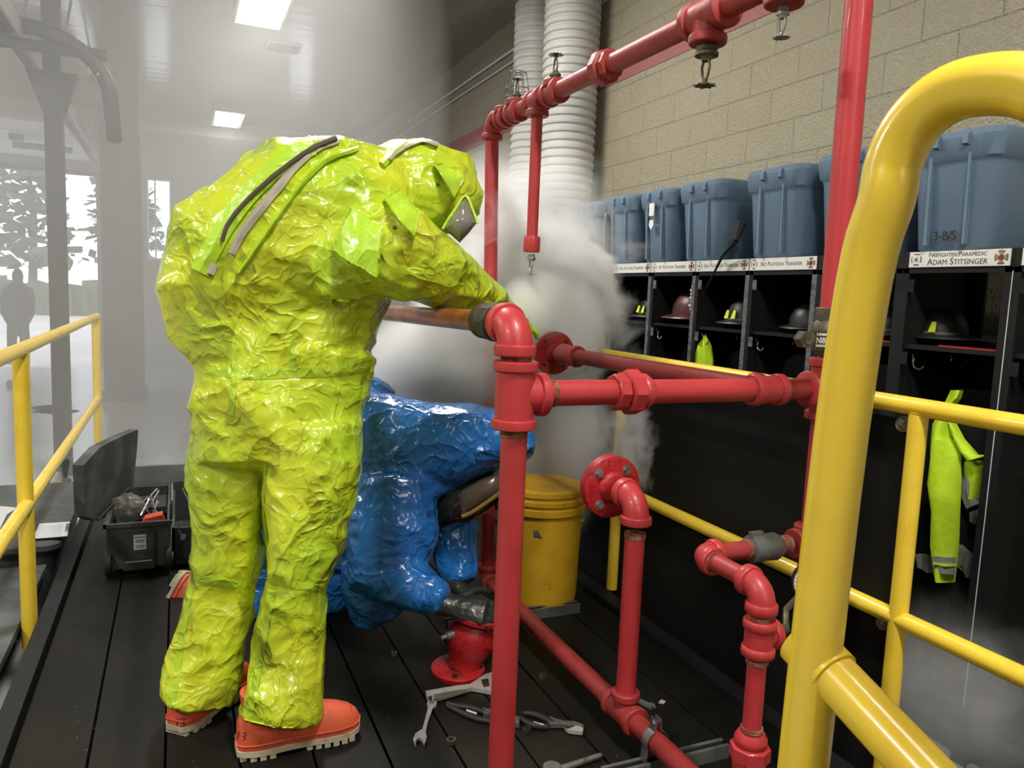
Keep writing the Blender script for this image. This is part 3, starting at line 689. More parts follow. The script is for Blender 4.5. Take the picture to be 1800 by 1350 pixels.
for i in range(9):
    y0, y1 = Ys[i], Ys[i+1]; far = i >= 3
    t = thing('locker', LLAB[i], 'locker', ((LX0+LX1)/2, (y0+y1)/2, FLR))
    for yy in (y0, y1-.018):
        c = MB(); c.box(LX0+.012, LX1, yy, yy+.018, FLR, TOPZ-.06); c.build('side_panel', M['black_wood'], t)
    for yy in (y0, y1-.030):
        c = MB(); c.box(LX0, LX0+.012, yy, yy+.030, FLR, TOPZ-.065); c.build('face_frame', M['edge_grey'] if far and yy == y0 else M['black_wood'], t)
    if i in (0, 1):   # thin unpainted seam between neighbouring lockers
        c = MB(); c.box(LX0-.002, LX0, y0-.0015, y0+.0015, -.12, TOPZ-.08); c.build('bare_seam', M['paper'], t)
    c = MB(); c.box(LX0, LX1, y0+.001, y1-.001, TOPZ-.02, TOPZ); c.box(LX0, LX0+.015, y0+.001, y1-.001, TOPZ-.085, TOPZ-.02); c.build('top', M['black_wood'], t)
    c = MB(); c.box(LX0+.014, LX1-.01, y0+.018, y1-.018, SHZ-.016, SHZ)
    c.build('shelf', M['black_wood'], t)
    if i in (1, 2): c = MB(); c.box(LX0+.05, LX0+.062, y0+.04, y0+.30, SHZ-.015, SHZ+.006); c.build('shelf_edging', M['cast_red'], t)
    c = MB(); c.box(LX0+.014, LX1-.01, y0+.018, y1-.018, FLR+.10, FLR+.118); c.build('bottom_shelf', M['black_wood'], t)
    c = MB(); c.box(LX1-.012, LX1, y0+.018, y0+.09, FLR, TOPZ-.03); c.box(LX1-.012, LX1, y1-.09, y1-.018, FLR, TOPZ-.03); c.box(LX1-.012, LX1, y0+.09, y1-.09, SHZ-.35, SHZ+.02)
    if i in (4, 5, 6, 7): c.box(LX1-.012, LX1, y0+.09, y1-.09, SHZ+.02, TOPZ-.03)
    c.build('back_slats', M['black_wood'], t)
    for q in (SHZ-.03, TOPZ-.11):
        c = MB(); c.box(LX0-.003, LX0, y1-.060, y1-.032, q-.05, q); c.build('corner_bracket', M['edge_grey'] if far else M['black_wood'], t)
    # hooks
    for (hx, hy) in ((LX0+.035, y1-.06), (LX0+.30, y1-.03), (LX0+.30, y0+.12)):
        c = MB(); h0 = V(hx, hy, SHZ-.06)
        c.tube(spline([h0 + V(-.0, 0, 0), h0 + V(-.01, -.015, -.028), h0 + V(-.012, -.045, -.036), h0 + V(-.012, -.062, -.02)], 4), .0042, 8)
        c.tube(spline([h0 + V(0, 0, 0), h0+V(-.012, -.006, .012), h0+V(-.02, -.01, .022)], 3), .0042, 8); c.lathe(h0+V(-.0,0,0), -Z_, [(.008, -.008), (.008, .012)], 10); c.build('coat_hook', M['chrome'], t)
    if i == 2 or i == 8: pass
    # sign
    ys0, ys1 = (y0+.012, y1-.03) if i < 3 else (y0+.006, y1-.004)
    c = MB(); c.box(LX0-.006, LX0-.001, ys0, ys1, TOPZ-.062, TOPZ-.002)
    if i == 2: continue
    sg = c.build('sign', M['sign_white'], t)
    rt, up, n_ = V(0, -1, 0), Z_, V(-1, 0, 0); sx = LX0-.0062; mid = (ys0+ys1)/2; zc = TOPZ-.032
    l1, l2, _ = names[i]
    if l1: text_mb(l1, .026, (sx, mid, zc+.016), rt, up, n_, True).build('lettering', M['ink'], sg, smooth=0)
    if l2: text_mb(l2, .036 if l1 else .0295, (sx, mid+(0 if l1 else .005), zc-(.011 if l1 else 0)), rt, up, n_, True).build('lettering', M['ink'], sg, smooth=0)
    if i != 8:
        r_e = .023
        c = MB(); emblem(c, (sx, ys1-.032, zc), r_e, rt, up, n_); c.build('emblem', M['emb_line'], sg)
        c = MB(); emblem(c, (sx-.0008, ys1-.032, zc), r_e*.8, rt, up, n_); c.build('emblem_field', M['sign_white'], sg)
        c = MB(); emblem(c, (sx-.0016, ys1-.032, zc), r_e*.30, rt, up, n_); c.build('emblem_centre', M['emb_line'], sg)
        c = MB(); emblem(c, (sx, ys0+.032, zc), r_e*1.08, rt, up, n_); c.build('emblem', M['emb_line'], sg)
        c = MB(); emblem(c, (sx-.0008, ys0+.032, zc), r_e*.92, rt, up, n_); c.build('emblem_field', M['gold'], sg)
        c = MB(); c.lathe((sx-.0012, ys0+.032, zc), n_, [(.009, 0), (.009, .0012), (.0001, .0012)], 18); c.build('emblem_centre', M['red_line'], sg)

c = MB(); c.box(1.93, 2.66, -1.5, 6.2, -.349, -.340); tag(c.build('floor_mat', M['deck'], origin=(2.3, 2.3, -.349)), 'dark runner mat on the floor between the deck rail and the lockers', 'mat')
# ------------------------------------------------------------------ blue-grey bins on top of the lockers
def rrect(x0, x1, y0, y1, z, r, n=5):
    P = []
    for cx_, cy_, a0 in ((x1-r, y1-r, 0), (x0+r, y1-r, PI/2), (x0+r, y0+r, PI), (x1-r, y0+r, 1.5*PI)):
        for k in range(n+1):
            a = a0 + PI/2*k/n; P.append(V(cx_ + r*math.cos(a), cy_ + r*math.sin(a), z))
    return P
def bin_thing(yc, w_, h_, z0, label, x0=2.655, xl=.50, extra=None, r=.07, handle=False):
    """short end towards the room; near side towards the camera"""
    t = thing('storage_tote', label, 'bin', (x0+xl/2, yc, z0), None)
    a, b = yc-w_/2, yc+w_/2; tp = .028
    c = MB(); rings = []
    for zz, k in ((0, .0), (.012, -.006), (h_*.70, -.006 - tp*.70), (h_*.74, -.010-tp*.74), (h_*.76, -.018-tp*.74), (h_*.93, -.020-tp)):
        rings.append(rrect(x0+tp+k+.014, x0+xl-tp-k-.014, a+tp+k+.014, b-tp-k-.014, z0+zz, r))
    c.loft(rings)
    body = c.build('tub', M['tote'], t)
    c = MB(); q = h_*.92
    c.loft([rrect(x0+.006, x0+xl-.006, a+.006, b-.006, z0+q, r*1.1), rrect(x0-.004, x0+xl+.004, a-.004, b+.004, z0+q+.004, r*1.1), rrect(x0-.004, x0+xl+.004, a-.004, b+.004, z0+q+.022, r*1.1),
            rrect(x0+.004, x0+xl-.004, a+.004, b-.004, z0+q+.030, r*1.05), rrect(x0+.03, x0+xl-.03, a+.03, b-.03, z0+q+.030, r*.8), rrect(x0+.035, x0+xl-.035, a+.035, b-.035, z0+q+.018, r*.75)])
    c.build('lid', M['tote'], t)
    for yy in (yc+.045, yc-.075):       # clips on the front lip
        c = MB(); c.prism([(x0-.004, yy-.010, z0+q+.02), (x0-.018, yy-.010, z0+q+.006), (x0-.018, yy-.010, z0+q-.024), (x0-.002, yy-.010, z0+q-.030)], V(0, .022, 0)); c.build('lid_clip', M['tote'], t)
    for yy, ww in ((yc+.075, .007), (yc-.085, .005)):       # vertical ribs down the end
        c = MB(); c.loft([[V(x0+.012, yy-ww, z0+.02+.0), V(x0+.012, yy+ww, z0+.02), V(x0+.030, yy+ww, z0+.02), V(x0+.030, yy-ww, z0+.02)],
                          [V(x0-.0, yy-ww, z0+h_*.90), V(x0-.0, yy+ww, z0+h_*.90), V(x0+.03, yy+ww, z0+h_*.90), V(x0+.03, yy-ww, z0+h_*.90)]]); c.build('rib', M['tote'], t)
    if handle:
        c = MB(); yy = a - .012; P = spline([V(x0+.05, yy, z0+h_*.80), V(x0+.03, yy-.012, z0+h_*.72), V(x0+.028, yy-.014, z0+h_*.3), V(x0+.05, yy-.012, z0+.04), V(x0+.13, yy-.004, z0+.02)], 6)
        c.tube(P, .011, 10); c.build('moulded_rim', M['tote'], t)
    return t, body
TL = TOPZ
T = []
T.append(bin_thing(2.075, .385, .44, TL, 'blue-grey storage tote marked 3-B/S above the Firefighter/Paramedic sign'))
T.append(bin_thing(2.555, .40, .445, TL, 'blue-grey storage tote half hidden behind the red riser'))
T.append(bin_thing(3.025, .41, .435, TL, 'blue-grey storage tote above the 3RD PLATOON TRANSFER sign'))
T.append(bin_thing(3.60, .40, .435, TL, 'blue-grey storage tote with the dark strap hanging at its right side'))
T.append(bin_thing(4.03, .37, .435, TL, 'blue-grey storage tote with white stickers on its end'))
T.append(bin_thing(4.445, .37, .44, TL, 'blue-grey storage tote between the stickered one and the tote turned with its handle out'))
T.append(bin_thing(4.86, .36, .435, TL, 'blue-grey storage tote with a latch and looped rim, second from the steam end', handle=True))
T.append(bin_thing(5.28, .38, .44, TL, 'blue-grey storage tote at the far end, half lost in steam'))
body = T[0][1]
text_mb('3-B/S', .046, V(2.669, 2.068, TL+.052), V(0, -1, 0), V(-.05, 0, 1), V(-1, 0, 0), thick=.001, off=.0006).build('lettering', M['ink'], T[0][0], smooth=0)
c = MB(); c.box(2.640, 2.646, 4.005, 4.055, TL+.275, TL+.35)
c.prism([(2.6465, 4.012, TL+.25), (2.6465, 4.048, TL+.25), (2.6465, 4.054, TL+.22), (2.6465, 4.03, TL+.19), (2.6465, 4.006, TL+.22)], V(-.004, 0, 0)); c.build('sticker', M['sign_white'], T[4][0])
c = MB(); c.box(2.640, 2.65, 4.84, 4.88, TL+.16, TL+.31); c.build('latch', M['tote'], T[6][0])
# strap on top, hanging in front
c = MB(); P = [at(1292, 425, x=2.63), at(1270, 450, x=2.655), at(1256, 478, x=2.665), at(1240, 508, x=2.67)]
for i in range(len(P)-1): c.tube([P[i], P[i+1]], [.012-.003*i, .009-.003*i], 8)
c.tube([at(1302, 395, x=2.72), at(1293, 425, x=2.63)], [.03, .016], 8)
tag(c.build('strap', M['black_cloth']), 'thin dark strap hanging from between two totes over a PLATOON TRANSFER sign', 'strap')

# ------------------------------------------------------------------ things inside the lockers
def helmet(x, y, z, s, m, label, trap=True, s2=1.0):
    t = thing('helmet', label, 'helmet', (x, y, z)); c = MB(); n = 28
    def ringz(zz, rx, ry): return [V(x+rx*math.cos(2*PI*k/n), y+ry*math.sin(2*PI*k/n), zz) for k in range(n)]
    c.loft([ringz(z+.045*s, .10*s, .105*s), ringz(z+.085*s, .098*s, .102*s), ringz(z+.13*s, .075*s, .08*s), ringz(z+.155*s, .04*s, .045*s), ringz(z+.160*s, .004, .004)]); c.build('shell', M[m], t)
    c = MB(); c.loft([ringz(z+.048*s, .095*s, .10*s), ringz(z+.035*s, .15*s, .15*s), ringz(z+.028*s, .155*s, .155*s), ringz(z+.040*s, .098*s, .10*s)], cap=False); c.build('brim', M[m], t)
    if trap:
        for q in (-.028, .028):
            c = MB(); X0 = x-.108*s
            c.prism([(X0+.004, y+q-.016, z+.055*s), (X0+.004, y+q+.016, z+.055*s), (X0+.016, y+q+.009, z+.10*s), (X0+.016, y+q-.009, z+.10*s)], V(-.004, 0, 0)); c.build('reflective_patch', M['trap'], t)
        c = MB(); c.lathe((x, y, z+.045*s), Z_, [(.101*s, 0), (.104*s, .002), (.104*s, .010), (.100*s, .012)], 28); c.build('band', M['galv'], t)
    return t
SH = SHZ
helmet(2.86, 3.38, SH, 1.0, 'helmet_black', 'black helmet with two lime reflective patches behind the dark strap')
helmet(2.88, 2.93, SH, .92, 'helmet_black', 'plain dark cap-like helmet under the 3RD PLATOON sign', trap=False)
helmet(2.87, 3.86, SH, 1.25, 'helmet_red', 'dark red helmet on the shelf under the 1ST PLATOON sign', trap=False)
helmet(2.88, 4.30, SH, 1.0, 'helmet_black', 'black helmet with lime patches nearest the steam')
helmet(2.93, 2.235, SH, .95, 'helmet_black', 'black helmet on the shelf at left under the Firefighter/Paramedic sign')
helmet(2.90, 2.49, SH, .95, 'helmet_black', 'black helmet glimpsed behind the big yellow handrail')
# white-striped straps
for (u, v, k, lab) in ((1142, 522, 6, 'red and white webbing hung at the edge of the locker with the far lime-patched helmet'), (1216, 520, 7, 'white clip-on webbing beside the dark red helmet')):
    c = MB(); p = at(u, v, x=2.74)
    for j in range(k): c.obox(p + V(0, .004*math.sin(j*2), (j-k/2)*.022), V(.004, 0, 0), V(0, .016 if j % 2 else .006, 0), V(0, 0, .007))
    tag(c.build('webbing', M['sign_white']), lab, 'strap')
# yellow cloth pointing up behind the rail
c = MB(); p0 = at(1240, 588, x=2.74); c.loft([[p0 + V(0, .0+.004*math.cos(a), .004*math.sin(a)) for a in [k*PI/4 for k in range(8)]]] +
    [[p0 + V(.03*math.sin(a)+.01*math.sin(3*a), w_*math.cos(a), -h_ + .01*math.sin(2*a)) for a in [k*PI/4 for k in range(8)]] for w_, h_ in ((.035, .05), (.075, .13), (.085, .20), (.09, .34), (.085, .5))])
tag(c.build('vest', M['hivis']), 'lime hi-vis vest on a hook showing above the yellow rail', 'vest')
for y, lab in ((3.0, 'dark turnout coat hanging in the locker under the 3RD PLATOON sign'), (4.32, 'dark turnout coat hanging in the locker next to the steam'), (3.88, 'dark turnout coat hanging below the dark red helmet'), (2.5, 'dark turnout coat hanging behind the yellow handrail'), (3.42, 'dark turnout coat hanging behind the lime vest')):
    c = MB(); n = 20
    prof = [(.02, 0), (.05, -.02), (.13, -.07), (.16, -.2), (.15, -.5), (.17, -.9)]
    c.loft([[V(2.97 + (.55*w_+.02)*math.sin(2*PI*k/n)*(1+.15*math.sin(5*2*PI*k/n)), y + w_*math.cos(2*PI*k/n), SH-.08+h_) for k in range(n)] for w_, h_ in prof]); t = c.build('turnout_coat', M['black_cloth'])
    tag(t, lab, 'coat')
# hi-vis jacket hanging in the signed locker
t = thing('jacket', 'lime hi-vis jacket with silver stripes hanging in the locker at right behind the yellow rail', 'jacket', (2.85, 2.07, .1))
def panel(uvs, x, m, name, th=.018, parent=t, bulge=.0):
    c = MB(); P = [at(u, v, x=x) for u, v in uvs]; c.prism(P, V(th, 0, 0)); return c.build(name, M[m], parent)
def cloth_strip(L_, R_, x, m, name, depth=.03, n=10, parent=t, wav=.008):
    """L_, R_ = pixel outlines down the left and right edges"""
    rings = []
    for (ul, vl), (ur, vr) in zip(L_, R_):
        a, b = at(ul, vl, x=x), at(ur, vr, x=x); ring = []
        for k in range(n+1):
            s_ = k/n; ring.append(a.lerp(b, s_) + V(-depth*math.sin(PI*s_)**.7 + wav*math.sin(7*s_+vl*.05), 0, 0))
        for k in range(n, -1, -1): ring.append(a.lerp(b, k/n) + V(.02, 0, 0))
        rings.append(ring)
    c = MB(); c.loft(rings); return c.build(name, M[m], parent)
cloth_strip([(1640,772),(1634,800),(1632,850),(1634,900),(1637,960),(1642,1021)], [(1672,772),(1684,800),(1684,850),(1682,900),(1680,960),(1673,1024)], 2.80, 'hivis', 'left_sleeve')
cloth_strip([(1660,730),(1668,756),(1684,792),(1700,812)], [(1672,738),(1690,772),(1715,800),(1734,800)], 2.80, 'hivis', 'collar', .012)
cloth_strip([(1655,722),(1640,745),(1634,772),(1633,800)], [(1672,728),(1666,752),(1668,775),(1676,805)], 2.795, 'hivis', 'shoulder', .02)
cloth_strip([(1672,686),(1660,712),(1655,735)], [(1688,686),(1684,700),(1672,716),(1668,735)], 2.80, 'hivis', 'hanger_loop', .01)
cloth_strip([(1696,812),(1697,850),(1700,872)], [(1733,808),(1726,850),(1722,880)], 2.86, 'hivis', 'back_panel')
cloth_strip([(1683,815),(1686,860),(1697,895)], [(1697,818),(1712,872),(1722,885)], 2.84, 'reflect', 'stripe', .006)
cloth_strip([(1611,974),(1613,998)], [(1640,976),(1640,1008)], 2.84, 'reflect', 'stripe', .01)
cloth_strip([(1641,977),(1641,1003)], [(1674,980),(1674,1010)], 2.772, 'reflect', 'cuff_stripe', .012)
cloth_strip([(1641,989),(1641,993)], [(1674,992),(1674,996)], 2.766, 'hivis', 'cuff_line', .012)
cloth_strip([(1686,958),(1680,992),(1700,1014)], [(1711,981),(1708,1000),(1703,1016)], 2.84, 'reflect', 'hem_stripe', .008)
cloth_strip([(1700,905),(1706,912)], [(1722,893),(1712,922)], 2.84, 'reflect', 'stripe', .006)
cloth_strip([(1618,720),(1612,800),(1612,960),(1616,1050)], [(1738,735),(1730,800),(1722,960),(1716,1060)], 2.90, 'black_cloth', 'lining', .04)

# ------------------------------------------------------------------ white ribbed hoses
def hose(x, y, z0, z1, r, label, bend=0.0):
    c = MB(); prof = []; z = 0
    while z < z1 - z0:
        prof += [(r*.925, z), (r*.99, z+.012), (r, z+.028), (r*.99, z+.044), (r*.925, z+.056)]; z += .066
    c.lathe((x, y, z0), V(0, 0, 1), prof, 36); return tag(c.build('ribbed_duct', M['hose']), label, 'hose')
hose(3.02, 5.95, -.35, 4.25, .235, 'fat white ribbed duct standing against the block wall, nearer of two')
hose(3.05, 6.72, -.35, 4.0, .21, 'white ribbed duct behind the nearer one, its top showing')
# ------------------------------------------------------------------ people: suits grown as one continuous surface
def limb(spec, n=30, ex=2.2, dome=.7):
    """spec = [(u, v, forward depth m, half width px, half thickness m)]"""
    C_ = [W(u, v, d) for u, v, d, a, b in spec]; rings = []
    fr = []
    for i, (u, v, d, a, b) in enumerate(spec):
        t = (C_[min(i+1, len(C_)-1)] - C_[max(i-1, 0)]).normalized(); vw = (C_[i]-EYEP).normalized()
        e1 = t.cross(vw).normalized(); e2 = e1.cross(t).normalized(); fr.append((t, e1, e2, a*d/F, b))
    def mk(c, e1, e2, a, b):
        P = []
        for k in range(n):
            th = 2*PI*k/n; cs, sn = math.cos(th), math.sin(th)
            P.append(c + e1*a*math.copysign(abs(cs)**(2/ex), cs) + e2*b*math.copysign(abs(sn)**(2/ex), sn))
        return P
    t, e1, e2, a, b = fr[0]; h = min(a, b)*dome
    if dome: rings += [mk(C_[0]-t*h, e1, e2, a*.35, b*.35), mk(C_[0]-t*h*.6, e1, e2, a*.78, b*.78)]
    for c, (t, e1, e2, a, b) in zip(C_, fr): rings.append(mk(c, e1, e2, a, b))
    t, e1, e2, a, b = fr[-1]; h = min(a, b)*dome
    if dome: rings += [mk(C_[-1]+t*h*.6, e1, e2, a*.78, b*.78), mk(C_[-1]+t*h, e1, e2, a*.35, b*.35)]
    return rings
def grow(name, limbs, voxel, mats, parent, disp=None, smooth_it=6, floor_z=.003):
    mb = MB()
    for L_ in limbs: mb.loft(L_)
    me = bpy.data.meshes.new('tmp'); me.from_pydata(mb.v, [], mb.f); ob = bpy.data.objects.new('tmp', me); COL.objects.link(ob)
    r = ob.modifiers.new('r', 'REMESH'); r.mode = 'VOXEL'; r.voxel_size = voxel
    if smooth_it: s_ = ob.modifiers.new('s', 'SMOOTH'); s_.iterations = smooth_it; s_.factor = .5
    bpy.context.view_layer.update(); dg = bpy.context.evaluated_depsgraph_get()
    m2 = bpy.data.meshes.new_from_object(ob.evaluated_get(dg)); bpy.data.objects.remove(ob); bpy.data.meshes.remove(me)
    vs = []
    for v in m2.vertices:
        p = v.co.copy()
        if disp: p += v.normal * disp(p)
        if p.z < floor_z: p.z = floor_z
        vs.append(p)
    fs = [tuple(p.vertices) for p in m2.polygons]; bpy.data.meshes.remove(m2)
    q = MB(); q.v = vs; q.f = fs; q.mi = [0]*len(fs)
    o = q.build(name, mats, parent, smooth=0); o.data.shade_smooth()
    return o, BVHTree.FromPolygons(vs, fs)
def folds(a=1.0, st=(6, 6, 15)):
    def rg(q, w_=5.0, e=1.5): return max(0.0, 1-abs(noise.noise(q))*w_)**e
    def f(p):
        q = p + noise.noise_vector(p*4)*.05
        h = .013*noise.noise(q*4.2) + .012*rg(q*2.6, 4.0) + .006*rg(q*5.2+V(3,1,7), 5.0)
        h += .0045*rg(V(q.x*st[0], q.y*st[1], q.z*st[2]), 3.5, 1.2) - .011
        return h*a
    return f
def cast(bvh, u, v):
    d = ray(u, v).normalized(); loc, nrm, i, dist = bvh.ray_cast(EYEP, d)
    return (loc, nrm) if loc is not None else (None, None)
def strip(bvh, px, hw, name, m, parent, off=.004, th=.003, seg=5, taper=False):
    P = [Vector((a, b, 0)) for a, b in px]; S = spline(P, seg); rings = []; last = None
    for i, p in enumerate(S):
        t = (S[min(i+1, len(S)-1)] - S[max(i-1, 0)]).normalized(); nn = V(-t.y, t.x, 0); row = []
        h_ = hw*(1-.75*i/len(S)) if taper else hw
        for k in (-1, 0, 1):
            q = p + nn*h_*k; l, n_ = cast(bvh, q.x, q.y)
            if l is None: row = None; break
            vd_ = (EYEP-l).normalized(); n2 = (n_*.4 + vd_).normalized(); row.append((l, n2))
        if row is None: continue
        l0 = sum((r[0] for r in row), V(0,0,0))/3
        if last is not None and (l0-last).length > .12: continue
        last = l0
        rings.append([row[0][0]+row[0][1]*off, row[1][0]+row[1][1]*(off+th), row[2][0]+row[2][1]*off, row[2][0]-row[2][1]*th, row[0][0]-row[0][1]*th])
    if len(rings) < 2: return None
    c = MB(); c.loft(rings); return c.build(name, m, parent)
def flap(bvh, quad, name, m, parent, lift=.03, n=9):
    """quad px: top-left, top-right, bottom-right, bottom-left; bottom edge stands off the suit"""
    tl, tr, br, bl = [Vector((a, b, 0)) for a, b in quad]; top = []; bot = []
    for j in range(n+1):
        r1 = []; r2 = []
        for i in range(n+1):
            s_, t_ = i/n, j/n; p = tl.lerp(tr, s_).lerp(bl.lerp(br, s_), t_)
            l, n_ = cast(bvh, p.x, p.y)
            if l is None: l, n_ = cast(bvh, tl.lerp(br, .5).x, tl.lerp(br, .5).y)
            vd_ = (EYEP-l).normalized(); n2 = (n_*.5+vd_).normalized()
            h = .006 + lift*(t_**1.3)*(.35+.65*math.sin(PI*s_)) + .003*math.sin(9*s_+4*t_) + .010*max(0, 1-abs(s_-.5)*6)*(1-t_)
            r1.append(l + n2*h); r2.append(l - n2*.004 + n2*h*.25)
        top.append(r1); bot.append(r2)
    c = MB(); N1 = n+1; vs = [p for r in top for p in r] + [p for r in bot for p in r]; fs = []; K = N1*N1
    for j in range(n):
        for i in range(n):
            a = j*N1+i; fs.append((a, a+1, a+N1+1, a+N1)); fs.append((K+a, K+a+N1, K+a+N1+1, K+a+1))
    for i in range(n):
        fs.append((i, K+i, K+i+1, i+1)); a = n*N1+i; fs.append((a, a+1, K+a+1, K+a))
        a = i*N1; fs.append((a, a+N1, K+a+N1, K+a)); a = i*N1+n; fs.append((a, K+a, K+a+N1, a+N1))
    c.add(vs, fs); fo = c.build(name, m, parent)
    c = MB(); c.tube([r[0] for r in top] + top[-1][1:] + [r[-1] for r in reversed(top[:-1])], .0028, 6); c.build('piping', M['seam'], fo)
    return fo
def boot(parent, heel, fx, fz, L=.35, name='boot', shaft=.09, mark=None):
    heel = Vector(heel); fx = Vector(fx).normalized(); fz = Vector(fz); fz = (fz - fx*fz.dot(fx)).normalized(); fy = fz.cross(fx); k_ = L/.35
    S = [(0, .026, .075), (.012, .040, .115), (.045, .050, .150), (.09, .051, .155), (.14, .048, .135), (.19, .049, .108), (.24, .055, .090), (.285, .056, .078), (.32, .047, .064), (.340, .032, .048), (.349, .012, .030)]
    rings = []; n = 22
    for s_, w_, h_ in S:
        P = []
        for k in range(n):
            th = 2*PI*k/n; y = math.cos(th); z = math.sin(th)
            P.append(heel + fx*s_*k_ + fy*w_*math.copysign(abs(y)**.8, y) + fz*(.026 + (h_*abs(z)**.75 if z > 0 else -.004*abs(z))))
        rings.append(P)
    c = MB(); c.loft(rings)
    b = c.build(name, M['boot'], parent, smooth=1.2)
    if shaft:
        c = MB(); c.tube([heel + fx*.07 + fz*.10, heel + fx*.065 + fz*(.10+shaft)], [.055, .058], 24); c.build('boot_shaft', M['boot'], b)
    def outline(g):
        P = [heel + fx*(s_*k_ - (g if i == 0 else 0)) + fy*(w_+g) for i, (s_, w_, h_) in enumerate(S)] + [heel + fx*(.349*k_+g)] + [heel + fx*(s_*k_ - (g if i == 0 else 0)) - fy*(w_+g) for i, (s_, w_, h_) in reversed(list(enumerate(S)))]
        return P
    c = MB(); O = outline(.004); c.prism([p + fz*.014 for p in O], fz*.016)
    for s_, w_ in ((.004, .034), (.030, .046), (.056, .050), (.082, .050), (.185, .048), (.210, .052), (.235, .055), (.260, .057), (.285, .055), (.308, .050)):
        c.obox(heel + fx*(s_+.009)*k_ + fz*.008, fx*.0085, fy*(w_+.003), fz*.008)
    c.build('sole', M['sole'], b)
    # moulded band above the sole
    c = MB(); O = outline(.0025); Q = [p + fz*.048 for p in O]
    c.tube(Q + [Q[0]], .0022, 6); c.build('welt', M['boot'], b)
    mb = MB(); mb.loft(rings); return b, BVHTree.FromPolygons(mb.v, [f for f in mb.f])
def hand(parent, wr, fwd, nrm, m, curl=.5, s=1.0, left=False, name='glove'):
    """palm faces -nrm; fingers curl towards -nrm"""
    wr = Vector(wr); fwd = Vector(fwd).normalized(); nrm = Vector(nrm); nrm = (nrm - fwd*nrm.dot(fwd)).normalized(); sd = fwd.cross(nrm) * (-1 if left else 1)
    def ringp(c, a, b, e1, e2, n=14): return [c + e1*a*math.cos(2*PI*k/n) + e2*b*math.sin(2*PI*k/n) for k in range(n)]
    L_ = []
    L_.append([ringp(wr + fwd*q*s, a*s, b*s, sd, nrm) for q, a, b in ((-.07, .038, .034), (-.02, .036, .028), (.0, .034, .023), (.03, .042, .021), (.07, .046, .019), (.098, .044, .016), (.103, .03, .010))])
    for k, (off, ln) in enumerate(((.033, .072), (.011, .082), (-.012, .076), (-.033, .060))):
        p = wr + fwd*(.088 - .004*abs(k-1))*s + sd*off*s; d = (fwd + sd*off*1.2).normalized(); P = [p - d*.02*s, p]; ang = 0; c_ = curl*(1 + .12*math.sin(k*2.1))
        for j, fr_ in enumerate((.46, .30, .24)):
            ang += c_; dd = d*math.cos(ang) - nrm*math.sin(ang); p = p + dd*ln*fr_*s; P.append(p)
        mb = MB(); mb.tube(P, [.0115*s, .0115*s, .0108*s, .0098*s, .0085*s], 10)
        n = 10; L_.append([mb.v[i*n:(i+1)*n] for i in range(len(P))])
    p = wr + fwd*.025*s + sd*.036*s; P = [p - sd*.012*s, p]; ang = .9
    for j, l_ in enumerate((.038, .032, .024)):
        d = (fwd*math.cos(ang) + sd*math.sin(ang) - nrm*(.35 + .25*j)).normalized(); p = p + d*l_*s; P.append(p); ang -= .35
    mb = MB(); mb.tube(P, [.014*s, .015*s, .0135*s, .012*s, .010*s], 10); L_.append([mb.v[i*10:(i+1)*10] for i in range(len(P))])
    o, b = grow(name, L_, .0042*s, m, parent, lambda p: .0016*noise.noise(p*70), 3)
    return o

# --- standing person in lime suit
yp = thing('person', 'person in a shiny lime yellow suit and orange boots bent forward over the pipes', 'person', (.2, 2.3, 0))
D = 2.22
limbs = [
  # left leg (farther), right leg (nearer)
  limb([(350,1224,2.37,64,.12),(360,1180,2.37,66,.115),(374,1100,2.37,63,.11),(388,1020,2.37,58,.105),(404,960,2.34,64,.115),(402,900,2.32,64,.12),(404,820,2.30,70,.13),(420,745,2.28,84,.14)], dome=0.0),
  limb([(493,1262,2.24,74,.12),(500,1200,2.25,70,.115),(508,1110,2.27,67,.11),(526,1022,2.25,54,.105),(538,960,2.24,70,.12),(546,900,2.24,77,.13),(550,820,2.23,88,.145),(545,745,2.23,98,.15)], dome=0.0),
  limb([(492,800,2.27,140,.16),(491,720,2.26,154,.19),(503,655,2.26,150,.185),(508,610,2.26,158,.195)], dome=.25),
  limb([(508,630,2.26,155,.19),(498,570,2.27,182,.22),(488,520,2.27,200,.25),(500,475,2.27,196,.26),(540,430,2.26,176,.26),(590,395,2.27,172,.25),(640,370,2.28,138,.23),(690,365,2.30,98,.20)], ex=2.4, dome=.35),
  limb([(322,520,2.38,40,.12),(345,455,2.36,52,.14),(400,380,2.34,58,.14),(470,310,2.33,58,.14),(540,285,2.33,48,.13)], dome=.8),   # air pack under the suit
  # hood
  limb([(655,345,2.32,72,.15),(700,333,2.34,88,.17),(745,330,2.36,92,.175),(785,345,2.38,84,.17),(812,368,2.40,52,.12)], dome=.45),
  limb([(742,290,2.36,42,.10),(800,300,2.38,36,.10),(826,345,2.40,22,.08),(833,378,2.41,12,.05)], dome=.4),
  # near arm
  limb([(640,430,2.16,80,.14),(700,440,2.14,84,.13),(757,470,2.20,72,.115),(812,510,2.32,54,.095),(856,540,2.46,40,.08),(893,565,2.60,33,.065),(915,580,2.72,27,.055)], dome=.25),
  # far arm
  limb([(700,420,2.52,60,.11),(780,470,2.66,46,.09),(850,540,2.82,32,.07),(900,590,2.92,26,.055)], dome=.25),
]
suit, yb = grow('suit', limbs, .0095, M['suit_y'], yp, folds(1.0), 4)
suit['label'] = 'creased lime yellow suit with integral hood'
